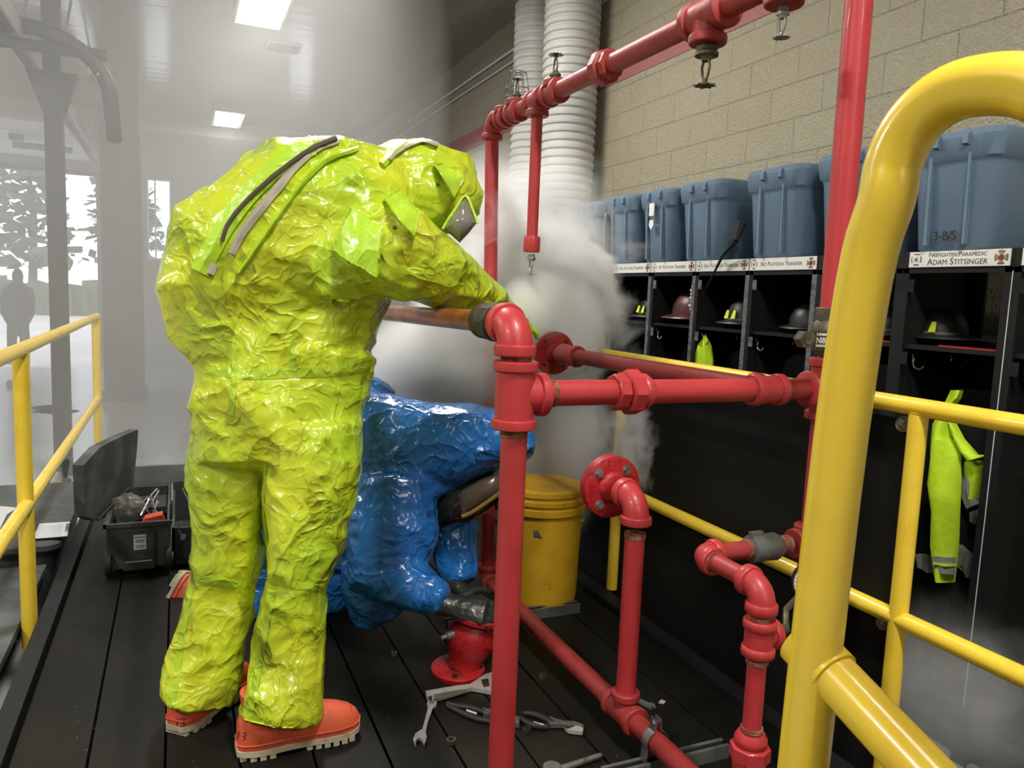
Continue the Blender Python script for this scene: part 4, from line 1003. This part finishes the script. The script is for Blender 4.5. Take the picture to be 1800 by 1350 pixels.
# seams
strip(yb, [(360,648),(430,658),(520,655),(600,652),(655,640)], 9, 'belt_seam', M['seam'], suit, .002, .002)
strip(yb, [(413,610),(410,680),(405,740)], 5, 'seam', M['seam'], suit, .002, .002)
strip(yb, [(516,600),(514,655)], 5, 'seam', M['seam'], suit, .002, .002)
strip(yb, [(336,1018),(390,1024),(440,1030)], 6, 'knee_seam', M['seam'], suit, .002, .002)
strip(yb, [(478,1022),(525,1030),(574,1036)], 6, 'knee_seam', M['seam'], suit, .002, .002)
strip(yb, [(332,1040),(318,1130),(302,1240)], 6, 'seam', M['seam'], suit, .002, .002)
strip(yb, [(478,1040),(462,1130),(440,1250)], 6, 'seam', M['seam'], suit, .002, .002)
strip(yb, [(466,820),(462,900),(468,960)], 3, 'seam', M['seam'], suit, .002, .002)
# back closure
strip(yb, [(352,478),(372,440),(400,392),(440,340),(485,296),(530,265),(578,248)], 17, 'storm_flap', M['suit_y2'], suit, .012, .012)
strip(yb, [(392,424),(405,392),(440,350),(490,305),(540,268),(592,246)], 3.4, 'zip_opening', M['zip_dark'], suit, .026, .003)
strip(yb, [(408,446),(425,412),(455,372),(490,330),(520,292),(555,262),(594,246)], 7.5, 'zip_tape', M['tape'], suit, .012, .006)
strip(yb, [(420,480),(455,430),(495,372),(530,325),(575,283),(630,262)], 4.0, 'storm_flap', M['suit_y2'], suit, .012, .008)
strip(yb, [(371,482),(374,474),(378,464)], 6.5, 'zip_tape_end', M['tape'], suit, .016, .003)
strip(yb, [(672,290),(700,262),(740,243),(775,252),(792,262)], 7, 'hood_flap', M['suit_y2'], suit, .010, .012)
strip(yb, [(684,282),(706,264),(742,250),(770,256)], 3, 'zip_tape', M['tape'], suit, .018, .003)
for qd, sn in ((((618,366),(672,400),(664,484),(586,438)), (614,459)), (((702,332),(738,372),(726,420),(674,352)), (694,400)), (((778,288),(816,312),(796,346),(762,290)), (770,324))):
    fl_ = flap(yb, qd, 'exhaust_vent_flap', M['suit_y2'], suit, .034)
    l, n_ = cast(yb, *sn)
    if l is not None:
        c = MB(); vd_ = (EYEP-l).normalized(); c.lathe(l + vd_*.030, vd_, [(.0055, 0), (.006, .003), (.0035, .005)], 14); c.build('snap', M['zip_dark'], fl_)
# visor
def visor(px, dep, bul, m, parent, name='visor'):
    n = len(px); cu_ = sum(p[0] for p in px)/n; cv_ = sum(p[1] for p in px)/n; rings = []
    for q, bb in ((1.0, -.02), (1.0, 0), (.7, bul*.6), (.35, bul*.9), (.02, bul)):
        rings.append([W(cu_+(u-cu_)*q, cv_+(v-cv_)*q, dep-bb) for u, v in px])
    c = MB(); c.loft(rings); return c.build(name, m, parent)
l, n_ = cast(yb, 806, 372)
vdp = 2.21
visor([(818,345),(826,358),(832,376),(838,392),(824,410),(808,427),(794,414),(778,403),(788,386),(799,370),(808,356)], vdp, .035, M['visor'], suit)
c = MB(); 
c.tube(spline([W(u, v, vdp-.004) for u, v in [(778,403),(788,386),(799,370),(818,344),(832,372),(839,393)]], 4), .0045, 8); c.build('visor_seam', M['suit_y2'], suit)
# boots
hd_ = V(.478-.15, .05, 0).normalized()
b1, bb1 = boot(yp, (.145, 2.20, 0), (1, .04, 0), Z_, .355)
b2, bb2 = boot(yp, (-.02, 2.37, 0), (.62, .72, 0), Z_, .345)
for px in ([(312,1263),(311,1276)], [(317,1264),(323,1263),(324,1267),(319,1270),(324,1272),(323,1277),(317,1277)]):
    strip(bb2, px, .9, 'number_mark', M['ink'], b2, .001, .0008, 3)
for px in ([(420,1286),(418,1299)], [(427,1288),(432,1289),(431,1293),(427,1294),(431,1297),(428,1301)]):
    strip(bb1, px, .9, 'number_mark', M['ink'], b1, .001, .0008, 3)
# gloves in the steam at the flange
hand(yp, W(904,570,2.72), ray(935,640), V(-.1,-.2,1), M['suit_y2'], .45, 1.0)
hand(yp, W(908,598,2.96), ray(950,640), V(-.1,-.2,1), M['suit_y2'], .45, 1.0, True)

# --- kneeling person in blue suit
bp = thing('person', 'person in a shiny blue hazmat suit kneeling and reaching down to the red valve', 'person', (.6, 3.0, 0))
limbs = [
  limb([(540,900,3.25,120,.22),(580,840,3.18,140,.25),(640,800,3.08,128,.25),(700,805,3.00,112,.22),(750,815,2.93,95,.18)], dome=.5),
  limb([(560,760,3.30,62,.12),(620,720,3.26,60,.12),(668,706,3.20,44,.10)], dome=.7),                           # air pack
  limb([(720,800,2.96,98,.17),(780,785,2.92,82,.165),(840,770,2.90,66,.16),(890,768,2.89,54,.14),(920,786,2.88,32,.09)], dome=.6),
  limb([(742,790,2.90,62,.10),(748,850,2.86,36,.08),(742,905,2.85,20,.05)], dome=.4),                            # hood edge down beside the face
  limb([(620,900,3.05,110,.20),(640,960,3.02,95,.18)], dome=.5),
  # near sleeve
  limb([(694,850,2.86,74,.14),(688,930,2.80,82,.13),(684,1000,2.78,76,.11),(718,1030,2.74,48,.085),(752,1048,2.72,38,.07),(782,1056,2.70,30,.055)], dome=.25),
  limb([(648,990,2.86,52,.10),(658,1050,2.86,52,.09),(668,1088,2.86,46,.075)], dome=.25),
  # far sleeve
  limb([(785,880,3.08,50,.09),(797,930,3.08,44,.08),(802,990,3.06,38,.07),(810,1022,3.03,28,.06)], dome=.25),
  # thighs and shins
  limb([(540,930,3.25,80,.15),(500,1010,3.20,62,.13),(466,1068,3.18,40,.10)], dome=.7),
  limb([(478,1072,3.20,40,.10),(430,1062,3.30,42,.09),(385,1046,3.38,36,.075)], dome=.3),
  limb([(590,960,3.30,70,.13),(600,1030,3.28,52,.11),(590,1058,3.26,42,.09),(500,1040,3.55,36,.09)], dome=.5),
]
bsuit, bb = grow('suit', limbs, .0105, M['suit_b'], bp, folds(.9))
bsuit['label'] = 'crumpled blue suit with integral hood'
# face opening
visor([(758,905),(762,880),(776,858),(800,842),(835,832),(872,826),(884,850),(878,880),(850,905),(815,922),(785,928),(766,924)], 2.90, .05, M['visor_dark'], bsuit)
c = MB(); c.tube(spline([W(u, v, 2.865) for u, v in [(752,926),(757,892),(770,864),(798,842),(835,828),(880,822)]], 5), .006, 8); c.build('visor_seam', M['suit_b'], bsuit)
visor([(812,862),(845,842),(876,832),(885,850),(878,866),(846,888),(815,905),(806,884)], 2.855, .03, mat('brown_face_shield', (.115, .085, .065), .25, coat=.3), bsuit, 'face_shield')
c = MB(); c.tube(spline([W(u, v, 2.835) for u, v in [(884,862),(860,880),(830,900),(812,908)]], 4), .008, 8); c.build('shield_rim', mat('amber_rim', (.30, .19, .05), .4), bsuit)
boot(bp, W(322,1002,3.38), W(279,1078,3.34)-W(322,1002,3.38), V(1, -.35, .35), .245, shaft=.12)
hand(bp, W(796,1064,2.70), W(852,1076,2.68)-W(796,1064,2.70), V(-.1, -.75, .7), M['glove'], .42, 1.2, True)
hand(bp, W(815,1040,2.98), V(.5, -.9, -.35), V(.1, -.2, 1), M['glove'], .5, 1.1)

# --- silhouette of a person far back
sp = thing('person', 'dark silhouette of a person in jacket and trousers standing in the far doorway', 'person', at(30, 640, y=13.8))
SD = at(30, 520, y=13.8); sd_ = (SD-EYEP).dot(ray(900, 675).normalized())
def sl(rows): return limb([(u, v, sd_, a, b) for u, v, a, b in rows], n=16, dome=.5)
sg_ = [sl([(31,476,7,.07),(31,485,9,.10),(31,493,8,.09)]), sl([(31,488,5,.06),(31,500,5.5,.07)]), sl([(31,504,17,.13),(31,514,22,.15),(31,535,19,.15),(31,552,17,.14),(31,562,16,.14)]),
       sl([(12,508,7,.08),(8,530,7,.07),(9,552,6,.06),(14,566,4,.05)]), sl([(50,508,7,.08),(55,530,7,.07),(54,552,6,.06),(49,566,4,.05)]),
       sl([(24,560,10,.10),(21,590,8,.09),(21,625,7,.08),(22,655,6,.07)]), sl([(39,560,10,.10),(43,590,8,.09),(45,625,7,.08),(46,655,6,.07)])]
grow('body', sg_, .02, M['person_dark'], sp, None, 2)
g_ = at(30, 655, y=13.8)
c = MB(); 
for u in (22, 46):
    p = at(u, 657, y=13.8); c.box(p.x-.05, p.x+.05, p.y-.22, p.y+.08, -.35, -.25)
c.build('shoes', M['person_dark'], sp)

# ------------------------------------------------------------------ valve in the middle
t = thing('valve_body', 'red cast valve body with two flanges standing on the planks by the gloved hand', 'valve', (.945, 2.46, 0))
vb = V(.930, 2.455, .0); vt = V(.985, 2.455, .24); ax = (vt-vb).normalized(); fo_ = V(-.022, 0, 0)
c = MB(); c.lathe(vb+fo_, V(.0, -.05, 1), [(.02, 0), (.094, .002), (.096, .006), (.096, .022), (.092, .025), (.06, .028)], 40); bf = c.build('bottom_flange', M['cast_red'], t)
for k in range(4):
    a = PI/4 + k*PI/2 + .3; h = MB(); h.lathe(vb + fo_ + V(math.cos(a)*.077, math.sin(a)*.077, .0245-.05*math.sin(a)*.077), Z_, [(.011, 0), (.011, .002)], 14); h.build('bolt_hole', M['rubber'], bf)
c = MB(); c.lathe(vb + Z_*.02, ax, [(.060, 0), (.058, .015), (.066, .04), (.082, .075), (.089, .105), (.084, .14), (.070, .168), (.060, .18), (.066, .195)], 40); c.build('body', M['cast_red'], t)
c = MB(); c.lathe(vb + Z_*.02 + ax*.188, ax + V(-.05, -.12, 0), [(.06, 0), (.100, .004), (.105, .008), (.105, .022), (.100, .026), (.060, .027), (.056, .024), (.056, -.01), (.002, -.012)], 40); tf = c.build('top_flange', M['cast_red'], t)
c = MB(); c.lathe(vb + Z_*.02 + ax*.188 + (ax + V(-.05, -.12, 0)).normalized()*.027, ax + V(-.05, -.12, 0), [(.058, 0), (.094, .0005), (.094, .003), (.058, .003)], 40); c.build('gasket', M['bronze'], tf)
c = MB(); c.lathe(vb + V(-.065, -.02, .155), V(-1, -.2, -.1), [(.014, -.02), (.014, .012), (.008, .014), (.008, .035)], 14); c.build('side_bolt', M['steel'], t)
text_mb('2 1/2', .028, V(.985, 2.372, .12), V(1, 0, .0), V(.1, 0, 1), V(0, -1, 0), thick=.003).build('cast_number', M['cast_red'], t, smooth=0)

# ------------------------------------------------------------------ tools on the planks
def flat(px, z0, h, mb=None):
    mb = mb or MB(); mb.prism([at(u, v, z=z0) for u, v in px], V(0, 0, h)); return mb
t = thing('adjustable_wrench', 'large chrome adjustable wrench lying in front of the red valve', 'wrench', (.86, 2.3, 0))
flat([(748,1221),(800,1212),(826,1209),(842,1198),(855,1190),(864,1196),(864,1222),(846,1218),(828,1215),(800,1224),(756,1237),(751,1233)], .004, .014).build('handle', M['tool_steel'], t)
flat([(762,1221),(800,1214),(818,1212),(824,1216),(800,1222),(764,1231)], .0182, .001).build('recess', M['galv'], t)
flat([(752,1225),(760,1223),(759,1231),(756,1233)], .0182, .001).build('hang_hole', M['ink'], t)
flat([(846,1200),(858,1198),(860,1210),(850,1212)], .010, .012).build('adjusting_screw', M['dark_fit'], t)
flat([(851,1191),(868,1186),(880,1192),(880,1200),(862,1198)], .006, .012).build('jaw', M['tool_steel'], t)
t = thing('combination_wrench', 'small chrome combination wrench lying left of the adjustable wrench', 'wrench', (.69, 2.17, 0))
flat([(754,1240),(763,1240),(752,1272),(748,1290),(741,1289),(747,1268)], .003, .007).build('shank', M['tool_steel'], t)
flat([(726,1304),(730,1294),(740,1287),(748,1290),(750,1300),(746,1313),(742,1305),(736,1301),(730,1307),(731,1315)], .003, .009).build('open_jaw', M['tool_steel'], t)
c = MB(); p = at(759, 1241, z=.004); c.lathe(p, Z_, [(.010, 0), (.016, 0), (.016, .010), (.010, .010)], 20, cap=False); c.build('ring_end', M['tool_steel'], t)
def pliers(lab, pts1, pts2, head, jaw, loc, r=.0095):
    t = thing('pliers', lab, 'pliers', loc)
    for pp in (pts1, pts2):
        c = MB(); P = spline([at(u, v, z=.011) for u, v in pp], 4); c.tube(P, [r*(.8+.35*math.sin(PI*i/len(P))) for i in range(len(P))], 12); c.build('grip', M['rubber'], t)
    if head: flat(head, .004, .014).build('head', M['steel'], t)
    if jaw: flat(jaw, .003, .012).build('jaw', M['tool_steel'], t)
    return t
t = pliers('slip-joint pliers with black grips and bright jaws right of the front red post', [(920,1253),(940,1256),(958,1263),(972,1272)], [(914,1262),(932,1273),(956,1277),(964,1277)],
   [(962,1274),(966,1266),(976,1270),(992,1274),(1010,1275),(1024,1280),(1026,1284),(1008,1281),(998,1283),(990,1280),(966,1280)], [(992,1283),(1000,1287),(1014,1281),(1025,1286),(1024,1292),(1010,1291),(998,1289)], at(970, 1270, z=0))
c = MB(); c.lathe(at(996, 1278, z=.018), Z_, [(.006, 0), (.006, .003), (.003, .004)], 14); c.build('pivot', M['dark_fit'], t)
flat([(938,1268),(956,1273),(955,1275),(938,1270)], .0205, .001).build('grip_stripe', M['paper'], t)
t = pliers('channel-lock pliers with long black handles lying partly behind the front red post', [(785,1236),(805,1241),(830,1245),(852,1252)], [(786,1240),(810,1252),(840,1264),(862,1268)],
   [(848,1250),(866,1254),(900,1262),(913,1268),(912,1280),(902,1278),(880,1270),(850,1262)], None, at(840, 1250, z=0), .0085)
flat([(820,1247),(838,1253),(838,1256),(820,1250)], .0195, .001).build('grip_stripe', M['paper'], t)
t = thing('wrench', 'grey steel wrench cut by the bottom edge of the photo near the strut', 'wrench', at(1010, 1338, z=0))
c = MB(); c.tube([at(985, 1352, z=.012), at(1056, 1328, z=.012)], [.010, .0085], 12); c.build('handle', M['steel'], t)
c = MB(); c.lathe(at(970, 1356, z=.003), Z_, [(.012, 0), (.026, 0), (.028, .006), (.026, .016), (.012, .016)], 24); c.build('head', M['galv'], t)
t = tag(flat([(1118,1228),(1140,1238),(1150,1240),(1153,1246),(1144,1243),(1146,1248),(1136,1244),(1116,1233)], .002, .007).build('wrench', M['galv']), 'small dull grey open-ended wrench on the planks behind the flanged pipe', 'wrench')
def nut(u, v, lab, r=.013, m='bronze', g=None):
    p = at(u, v, z=0); c = MB(); n = 6
    o1 = [p + V(r*math.cos(PI/3*k+.3), r*math.sin(PI/3*k+.3), .0) for k in range(6)]
    vs = o1 + [q + V(0,0,.013) for q in o1] + [p + (q-p)*.6 + V(0,0,.013) for q in o1] + [p + (q-p)*.6 for q in o1]
    fs = []
    for k in range(6):
        j = (k+1) % 6; fs += [(k, j, 6+j, 6+k), (6+k, 6+j, 12+j, 12+k), (12+k, 12+j, 18+j, 18+k), (18+k, 18+j, j, k)]
    c.add(vs, fs); tag(c.build('hex_nut', M[m], smooth=0), lab, 'nut', 'loose hex nuts on the planks')
nut(693, 1152, 'bright hex nut alone on the planks under the blue suit', .012, 'steel')
nut(953, 1192, 'dull hex nut behind the front red post near the valve', .014)
nut(793, 1306, 'rusty hex nut between the small wrench and the red post', .016)
nut(926, 1286, 'dark hex nut below the slip-joint pliers', .014, 'dark_fit')
c = MB()
rnd = random.Random(3)
for k in range(45):
    u = rnd.uniform(60, 1250); v = rnd.uniform(1040, 1340); p = at(u, v, z=.0006)
    if p.x > 1.7 or p.x < -.43: continue
    s_ = rnd.uniform(.0008, .0026); c.obox(p, V(s_, s_*.3, 0), V(-s_*.2, s_*.5, 0), V(0, 0, .0006))
tag(c.build('debris', M['galv']), 'tiny pale chips and grit scattered on the black planks', 'debris', kind='stuff')
c = MB(); p = at(1163, 1235, z=.003); c.prism([p+V(-.012,0,0), p+V(0,-.012,0), p+V(.014,-.003,0), p+V(.006,.012,0)], V(0,0,.004)); tag(c.build('wood_chip', M['cloth']), 'small tan chip on the planks beside the dull grey wrench', 'debris')

# ------------------------------------------------------------------ left side: rolling toolbox, tote, clipboard, rag
t = thing('rolling_toolbox', 'black rolling toolbox with open lid standing on the deck left of the lime suit', 'toolbox', (-.15, 4.1, 0))
x0, x1, y0, y1 = -.305, -.045, 3.80, 4.48
c = MB(); th = .01
c.box(x0, x1, y0, y0+th, .05, .25); c.box(x0, x1, y1-th, y1, .05, .25); c.box(x0, x0+th, y0+th, y1-th, .05, .25); c.box(x1-th, x1, y0+th, y1-th, .05, .25); c.box(x0, x1, y0, y1, .035, .05)
c.box(x0-.012, x1+.012, y0-.012, y0, .232, .25); c.box(x0-.012, x0, y0-.012, y1, .232, .25)
c.build('body', M['tool_black'], t)
c = MB(); c.box(x0+.065, x1-.065, y0-.014, y0, .03, .205); c.build('front_panel', M['tool_black'], t)
c = MB(); c.box(x0+.075, x1-.075, y0-.0165, y0-.014, .068, .072); c.build('trim_line', M['paper'], t)
c = MB(); c.box(x0+.110, x0+.162, y0-.0165, y0-.0142, .125, .195); lb = c.build('label', M['paper'], t)
text_mb('DEWALT', .012, V(x0+.136, y0-.0172, .183), X_, Z_, -Y_, thick=.0003).build('lettering', M['ink'], lb, smooth=0)
c = MB()
for z in (.168, .160, .142, .134): c.box(x0+.118, x0+.154, y0-.0172, y0-.0165, z, z+.004)
c.build('print', M['galv'], lb)
for xx in (x0-.006, x1-.018):
    c = MB(); c.lathe((xx-.004, y0+.03, .062), X_, [(.02, 0), (.055, .0), (.062, .006), (.062, .026), (.055, .032), (.02, .032)], 28); wh = c.build('wheel', M['rubber'], t)
    c = MB(); c.lathe((xx+.024, y0+.03, .062), X_, [(.026, 0), (.024, .008), (.008, .009)], 20); c.build('hub', M['hub'], wh)
c = MB(); c.tube([(x0+.02, y0+.012, .03), (x0+.02, y0+.012, .05)], .012, 8)
for xx in (x0+.03, x1-.03): c.box(xx-.02, xx+.02, y1-.06, y1-.01, 0, .036)
c.build('foot', M['tool_black'], t)
# lid hinged on the left, standing open
c = MB(); lidp = [(147,818),(176,786),(216,766),(243,755),(241,790),(234,858),(214,872),(196,905),(170,915),(150,908)]
LP = []
for i, (u, v) in enumerate(lidp):
    yy = 3.82 + (u-147)/96*.62; LP.append(at(u, v, y=yy))
c.prism(LP, V(-.045, .02, .0)); c.build('lid', M['tool_lid'], t)
c = MB(); c.tube([at(172, 914, y=3.9), at(226, 858, y=4.3)], .006, 8); c.build('lid_stay', M['rubber'], t)
# tray and contents
c = MB(); c.box(x0+.012, x1-.012, y0+.30, y1-.012, .19, .20); c.box(x0+.012, x1-.012, y0+.30, y0+.308, .19, .235); c.build('tray', M['tool_black'], t)
rnd = random.Random(5)
for k in range(9):
    a = V(rnd.uniform(-.18, -.08), rnd.uniform(4.02, 4.4), .215 + .02*rnd.random()); d = V(rnd.uniform(-.3, .3), rnd.uniform(.5, 1), rnd.uniform(0, .35)).normalized()*.06
    c = MB(); c.tube([a-d, a+d], [.004+.004*rnd.random(), .005], 8)
    tag(c.build('hand_tool', M['steel'] if k % 3 else M['chrome']), 'small steel hand tool jumbled in the open rolling toolbox', 'tool', 'hand tools inside the toolbox')
c = MB(); c.loft([[V(-.16+.035*a_, 3.9+.05*b_, .18+h_) for a_, b_ in ((1,-1),(1,1),(-1,1),(-1,-1))] for h_ in (0, .05, .085)]); 
c = MB(); c.prism([at(250, 918, y=3.88), at(255, 912, y=3.88), at(285, 905, y=3.88), at(290, 918, y=3.88)], V(0, .07, 0)); tag(c.build('plastic_case', M['orange']), 'orange plastic case poking out of the rolling toolbox', 'case')
o = None
L_ = [limb([(205,900,3.75,26,.03),(228,893,3.77,28,.04),(250,900,3.79,16,.03)], n=14, dome=.6)]
o, _ = grow('plastic_bag', L_, .007, M['film'], None, lambda p: .012*noise.noise(p*28) + .006*noise.noise(p*60), 1)
tag(o, 'crumpled clear plastic bag lying in the front of the open toolbox', 'bag')
# trays with sockets at right (near the suit)
c = MB(); c.tube(spline([at(318, 918, y=3.86), at(313, 928, y=3.86), at(317, 938, y=3.85), at(321, 948, y=3.85)], 4), .004, 8); c.obox(at(322, 944, y=3.845), V(.010, 0, -.004), V(0, .002, 0), V(.004, 0, .014))
tag(c.build('wire_tag', M['film']), 'clear tag dangling from a wire beside the rolling toolbox', 'tag')
t = thing('tool_case', 'low dark tool case full of loose tools between rolling toolbox and lime suit', 'toolbox', (.06, 4.62, 0))
c = MB(); a0, a1, b0, b1 = -.035, .30, 3.86, 4.62; th = .012
c.box(a0, a1, b0, b0+th, 0, .19); c.box(a0, a1, b1-th, b1, 0, .235); c.box(a0, a0+th, b0, b1, 0, .19); c.box(a1-th, a1, b0, b1, 0, .19); c.box(a0, a1, b0, b1, 0, .012); c.build('body', M['tool_black'], t)
for k in range(12):
    a = V(rnd.uniform(.0, .24), rnd.uniform(3.95, 4.5), .17 + .04*rnd.random()); d = V(rnd.uniform(-.4, .6), rnd.uniform(.3, 1), rnd.uniform(.1, .5)).normalized()*rnd.uniform(.04, .08)
    c = MB(); c.tube([a-d, a+d], [.0035+.004*rnd.random(), .0045], 8)
    tag(c.build('hand_tool', M['steel'] if k % 2 else M['galv']), 'thin steel tool sticking up in the low dark tool case', 'tool', 'hand tools inside the low tool case')
c = MB(); c.box(-.52, .7, 5.55, 5.58, 0, .12); tag(c.build('toe_board', M['tool_lid']), 'grey toe board across the far end of the deck', 'board')
# black tote on the ground outside the rail, clipboard and rag on it
t = thing('storage_box', 'black storage box standing beyond the left guard rail with a clipboard and rag on it', 'box', (-.95, 4.7, -.35))
c = MB(); c.loft([rrect(-1.28, -.60, 4.16, 5.28, -.35, .06), rrect(-1.32, -.56, 4.12, 5.32, .05, .06)]); c.build('tub', M['tool_black'], t)
c = MB(); c.loft([rrect(-1.35, -.535, 4.09, 5.35, .05, .07), rrect(-1.36, -.525, 4.08, 5.36, .06, .07), rrect(-1.36, -.525, 4.08, 5.36, .085, .07), rrect(-1.33, -.555, 4.11, 5.33, .095, .06)]); c.build('lid', M['tool_lid'], t)
t = thing('clipboard', 'clipboard with printed sheets lying behind the left yellow rail post', 'clipboard', (-.62, 4.2, .096))
q = [at(u, v, z=.100) for u, v in ((55,950),(120,945),(125,918),(68,922))]
c = MB(); c.prism(q, V(0, 0, .004)); c.build('board', M['black_wood'], t)
cq = sum(q, V(0,0,0))/4
c = MB(); c.prism([cq + (p-cq)*.94 + V(0,0,.0045) for p in q], V(0, 0, .002)); pp = c.build('sheets', M['paper'], t)
c = MB()
for k in range(9):
    s_ = .1 + .085*k; a = q[0].lerp(q[3], s_); b = q[1].lerp(q[2], s_); c.tube([a.lerp(b, .06)+V(0,0,.0068), a.lerp(b, .78)+V(0,0,.0068)], .0007, 4)
c.build('print', M['galv'], pp)
c = MB(); a = q[1].lerp(q[2], .5); b = q[0].lerp(q[3], .5); c.obox(a.lerp(b, .07)+V(0,0,.010), (q[2]-q[1])*.25, (a-b)*.045, V(0,0,.004)); c.build('clip', M['chrome'], t)
q2 = [at(u, v, z=.097) for u, v in ((0,930),(12,905),(30,893),(0,890))]
c = MB(); c.prism(q2, V(0,0,.002)); tag(c.build('paper_sheet', M['paper']), 'loose white sheet at the left edge of the photo behind the rail', 'paper')
rg = [limb([(78,868,4.75,22,.07),(100,862,4.78,26,.09),(128,866,4.8,14,.06)], n=16, dome=.6)]
o, _ = grow('rag', rg, .012, M['cloth'], None, lambda p: .045*noise.noise(p*9) + .014*noise.noise(p*25), 2)
tag(o, 'crumpled beige rag heaped on the black storage box at left', 'rag')
c = MB(); p = at(115, 845, z=.096); c.lathe(p, Z_, [(.035, 0), (.03, .01), (.012, .02), (.018, .07), (.028, .12), (.02, .135)], 16); tag(c.build('hand_bell', M['column']), 'small grey flared handle standing beside the rag in the haze', 'handle')
t = thing('equipment', 'hazy dark round equipment at the foot of the grey column', 'equipment', at(100, 800, z=-.35))
eq = [limb([(78,770,8.0,22,.18),(105,770,8.0,24,.18)], n=16, dome=.8), limb([(85,806,7.8,26,.15),(120,805,7.8,22,.15)], n=16, dome=.8), limb([(100,815,7.9,12,.1),(100,850,7.7,10,.1)], n=12, dome=.3)]
grow('body', eq, .03, M['column'], t, None, 3)

# ------------------------------------------------------------------ steam and haze
def vol_mat(name, dens, col, nscale=None, k=1.0, thr=.5, homog=False, fall=1.0):
    m = bpy.data.materials.new(name); m.use_nodes = True; N = m.node_tree.nodes; L = m.node_tree.links; N.clear()
    out = N.new('ShaderNodeOutputMaterial'); vs = N.new('ShaderNodeVolumeScatter'); vs.inputs['Color'].default_value = (*col, 1); vs.inputs['Anisotropy'].default_value = .0
    L.new(vs.outputs[0], out.inputs['Volume'])
    if homog: vs.inputs['Density'].default_value = dens; return m
    tc = N.new('ShaderNodeTexCoord'); ln = N.new('ShaderNodeVectorMath'); ln.operation = 'LENGTH'; L.new(tc.outputs['Object'], ln.inputs[0])
    mr = N.new('ShaderNodeMapRange'); mr.inputs[1].default_value = 1.0; mr.inputs[2].default_value = .25; L.new(ln.outputs['Value'], mr.inputs[0])
    geo = N.new('ShaderNodeNewGeometry'); no = N.new('ShaderNodeTexNoise'); no.inputs['Scale'].default_value = nscale; no.inputs['Detail'].default_value = 5; no.inputs['Roughness'].default_value = .6; no.inputs['Distortion'].default_value = .8
    L.new(geo.outputs['Position'], no.inputs['Vector'])
    ad = N.new('ShaderNodeMath'); ad.operation = 'MULTIPLY_ADD'; ad.inputs[1].default_value = k; ad.inputs[2].default_value = -k*thr; L.new(no.outputs[0], ad.inputs[0])
    a2 = N.new('ShaderNodeMath'); a2.operation = 'ADD'; L.new(mr.outputs[0], a2.inputs[0]); L.new(ad.outputs[0], a2.inputs[1])
    sub = N.new('ShaderNodeMath'); sub.operation = 'SUBTRACT'; L.new(a2.outputs[0], sub.inputs[0]); sub.inputs[1].default_value = .28
    cl = N.new('ShaderNodeMath'); cl.operation = 'MULTIPLY'; cl.use_clamp = True; L.new(sub.outputs[0], cl.inputs[0]); cl.inputs[1].default_value = 1.5
    # stay inside the hull
    gt = N.new('ShaderNodeMath'); gt.operation = 'MULTIPLY'; L.new(cl.outputs[0], gt.inputs[0]); L.new(mr.outputs[0], gt.inputs[1])
    de = N.new('ShaderNodeMath'); de.operation = 'MULTIPLY'; L.new(gt.outputs[0], de.inputs[0]); de.inputs[1].default_value = dens; L.new(de.outputs[0], vs.inputs['Density'])
    return m
c = MB()
poly = [(-6.95, 4.3), (.55, 4.3), (1.15, 5.0), (1.95, 6.2), (2.75, 8.2), (3.25, 10.5), (3.25, 15.3), (-6.95, 15.3)]
c.prism([(x, y, -.349) for x, y in poly], V(0, 0, 4.32))
hz = c.build('haze', vol_mat('haze_volume', .11, (.92, .92, .905), homog=True), smooth=0); tag(hz, 'pale grey haze of steam filling the far left part of the bay', 'haze', kind='stuff')
def puff(c0, r, dens, nscale, k, thr, lab, name='steam_cloud', col=(.97, .98, .95)):
    bm = MB(); n, m_ = 20, 12
    rings = [[V(math.sin(PI*j/m_)*math.cos(2*PI*i/n)+(1e-4*math.cos(2*PI*i/n)), math.sin(PI*j/m_)*math.sin(2*PI*i/n)+(1e-4*math.sin(2*PI*i/n)), math.cos(PI*j/m_)) for i in range(n)] for j in range(m_+1)]
    bm.loft(rings); me = bpy.data.meshes.new(name); me.from_pydata(bm.v, [], bm.f); bq = bmesh.new(); bq.from_mesh(me); bmesh.ops.recalc_face_normals(bq, faces=bq.faces); bq.to_mesh(me); bq.free(); me.materials.append(vol_mat(name + '_volume', dens, col, nscale, k, thr))
    o = bpy.data.objects.new(name, me); COL.objects.link(o); o.location = c0; o.scale = r; tag(o, lab, 'steam', kind='stuff'); return o
puff(W(935, 545, 3.60), (.68, .50, .70), 60, 3.4, 2.2, .52, 'dense white steam cloud billowing around the pipe flange in the middle')
puff(W(950, 540, 2.95), (.22, .18, .22), 22, 6, 2.6, .55, 'small thick puff of steam hiding the hands above the far pipe flange')
puff(W(810, 640, 3.45), (.66, .42, .36), 40, 3.6, 1.2, .5, 'steam bank rolling above the blue suit')
puff(W(905, 430, 4.1), (.80, .55, .70), 12, 2.6, 1.4, .52, 'thinner steam plume rising above the lime hood')
puff(W(985, 790, 3.75), (.46, .45, .50), 22, 3.6, 1.4, .5, 'thin steam veil around the lid of the yellow drum')
puff(W(1125, 790, 3.45), (.24, .24, .36), 34, 11, 2.4, .52, 'curling wisp of steam beside the flanged elbow')
puff(W(1670, 1230, 2.7), (.58, .55, .46), 1.8, 6, 2.0, .52, 'faint wisp of steam low at the right beyond the yellow rail')
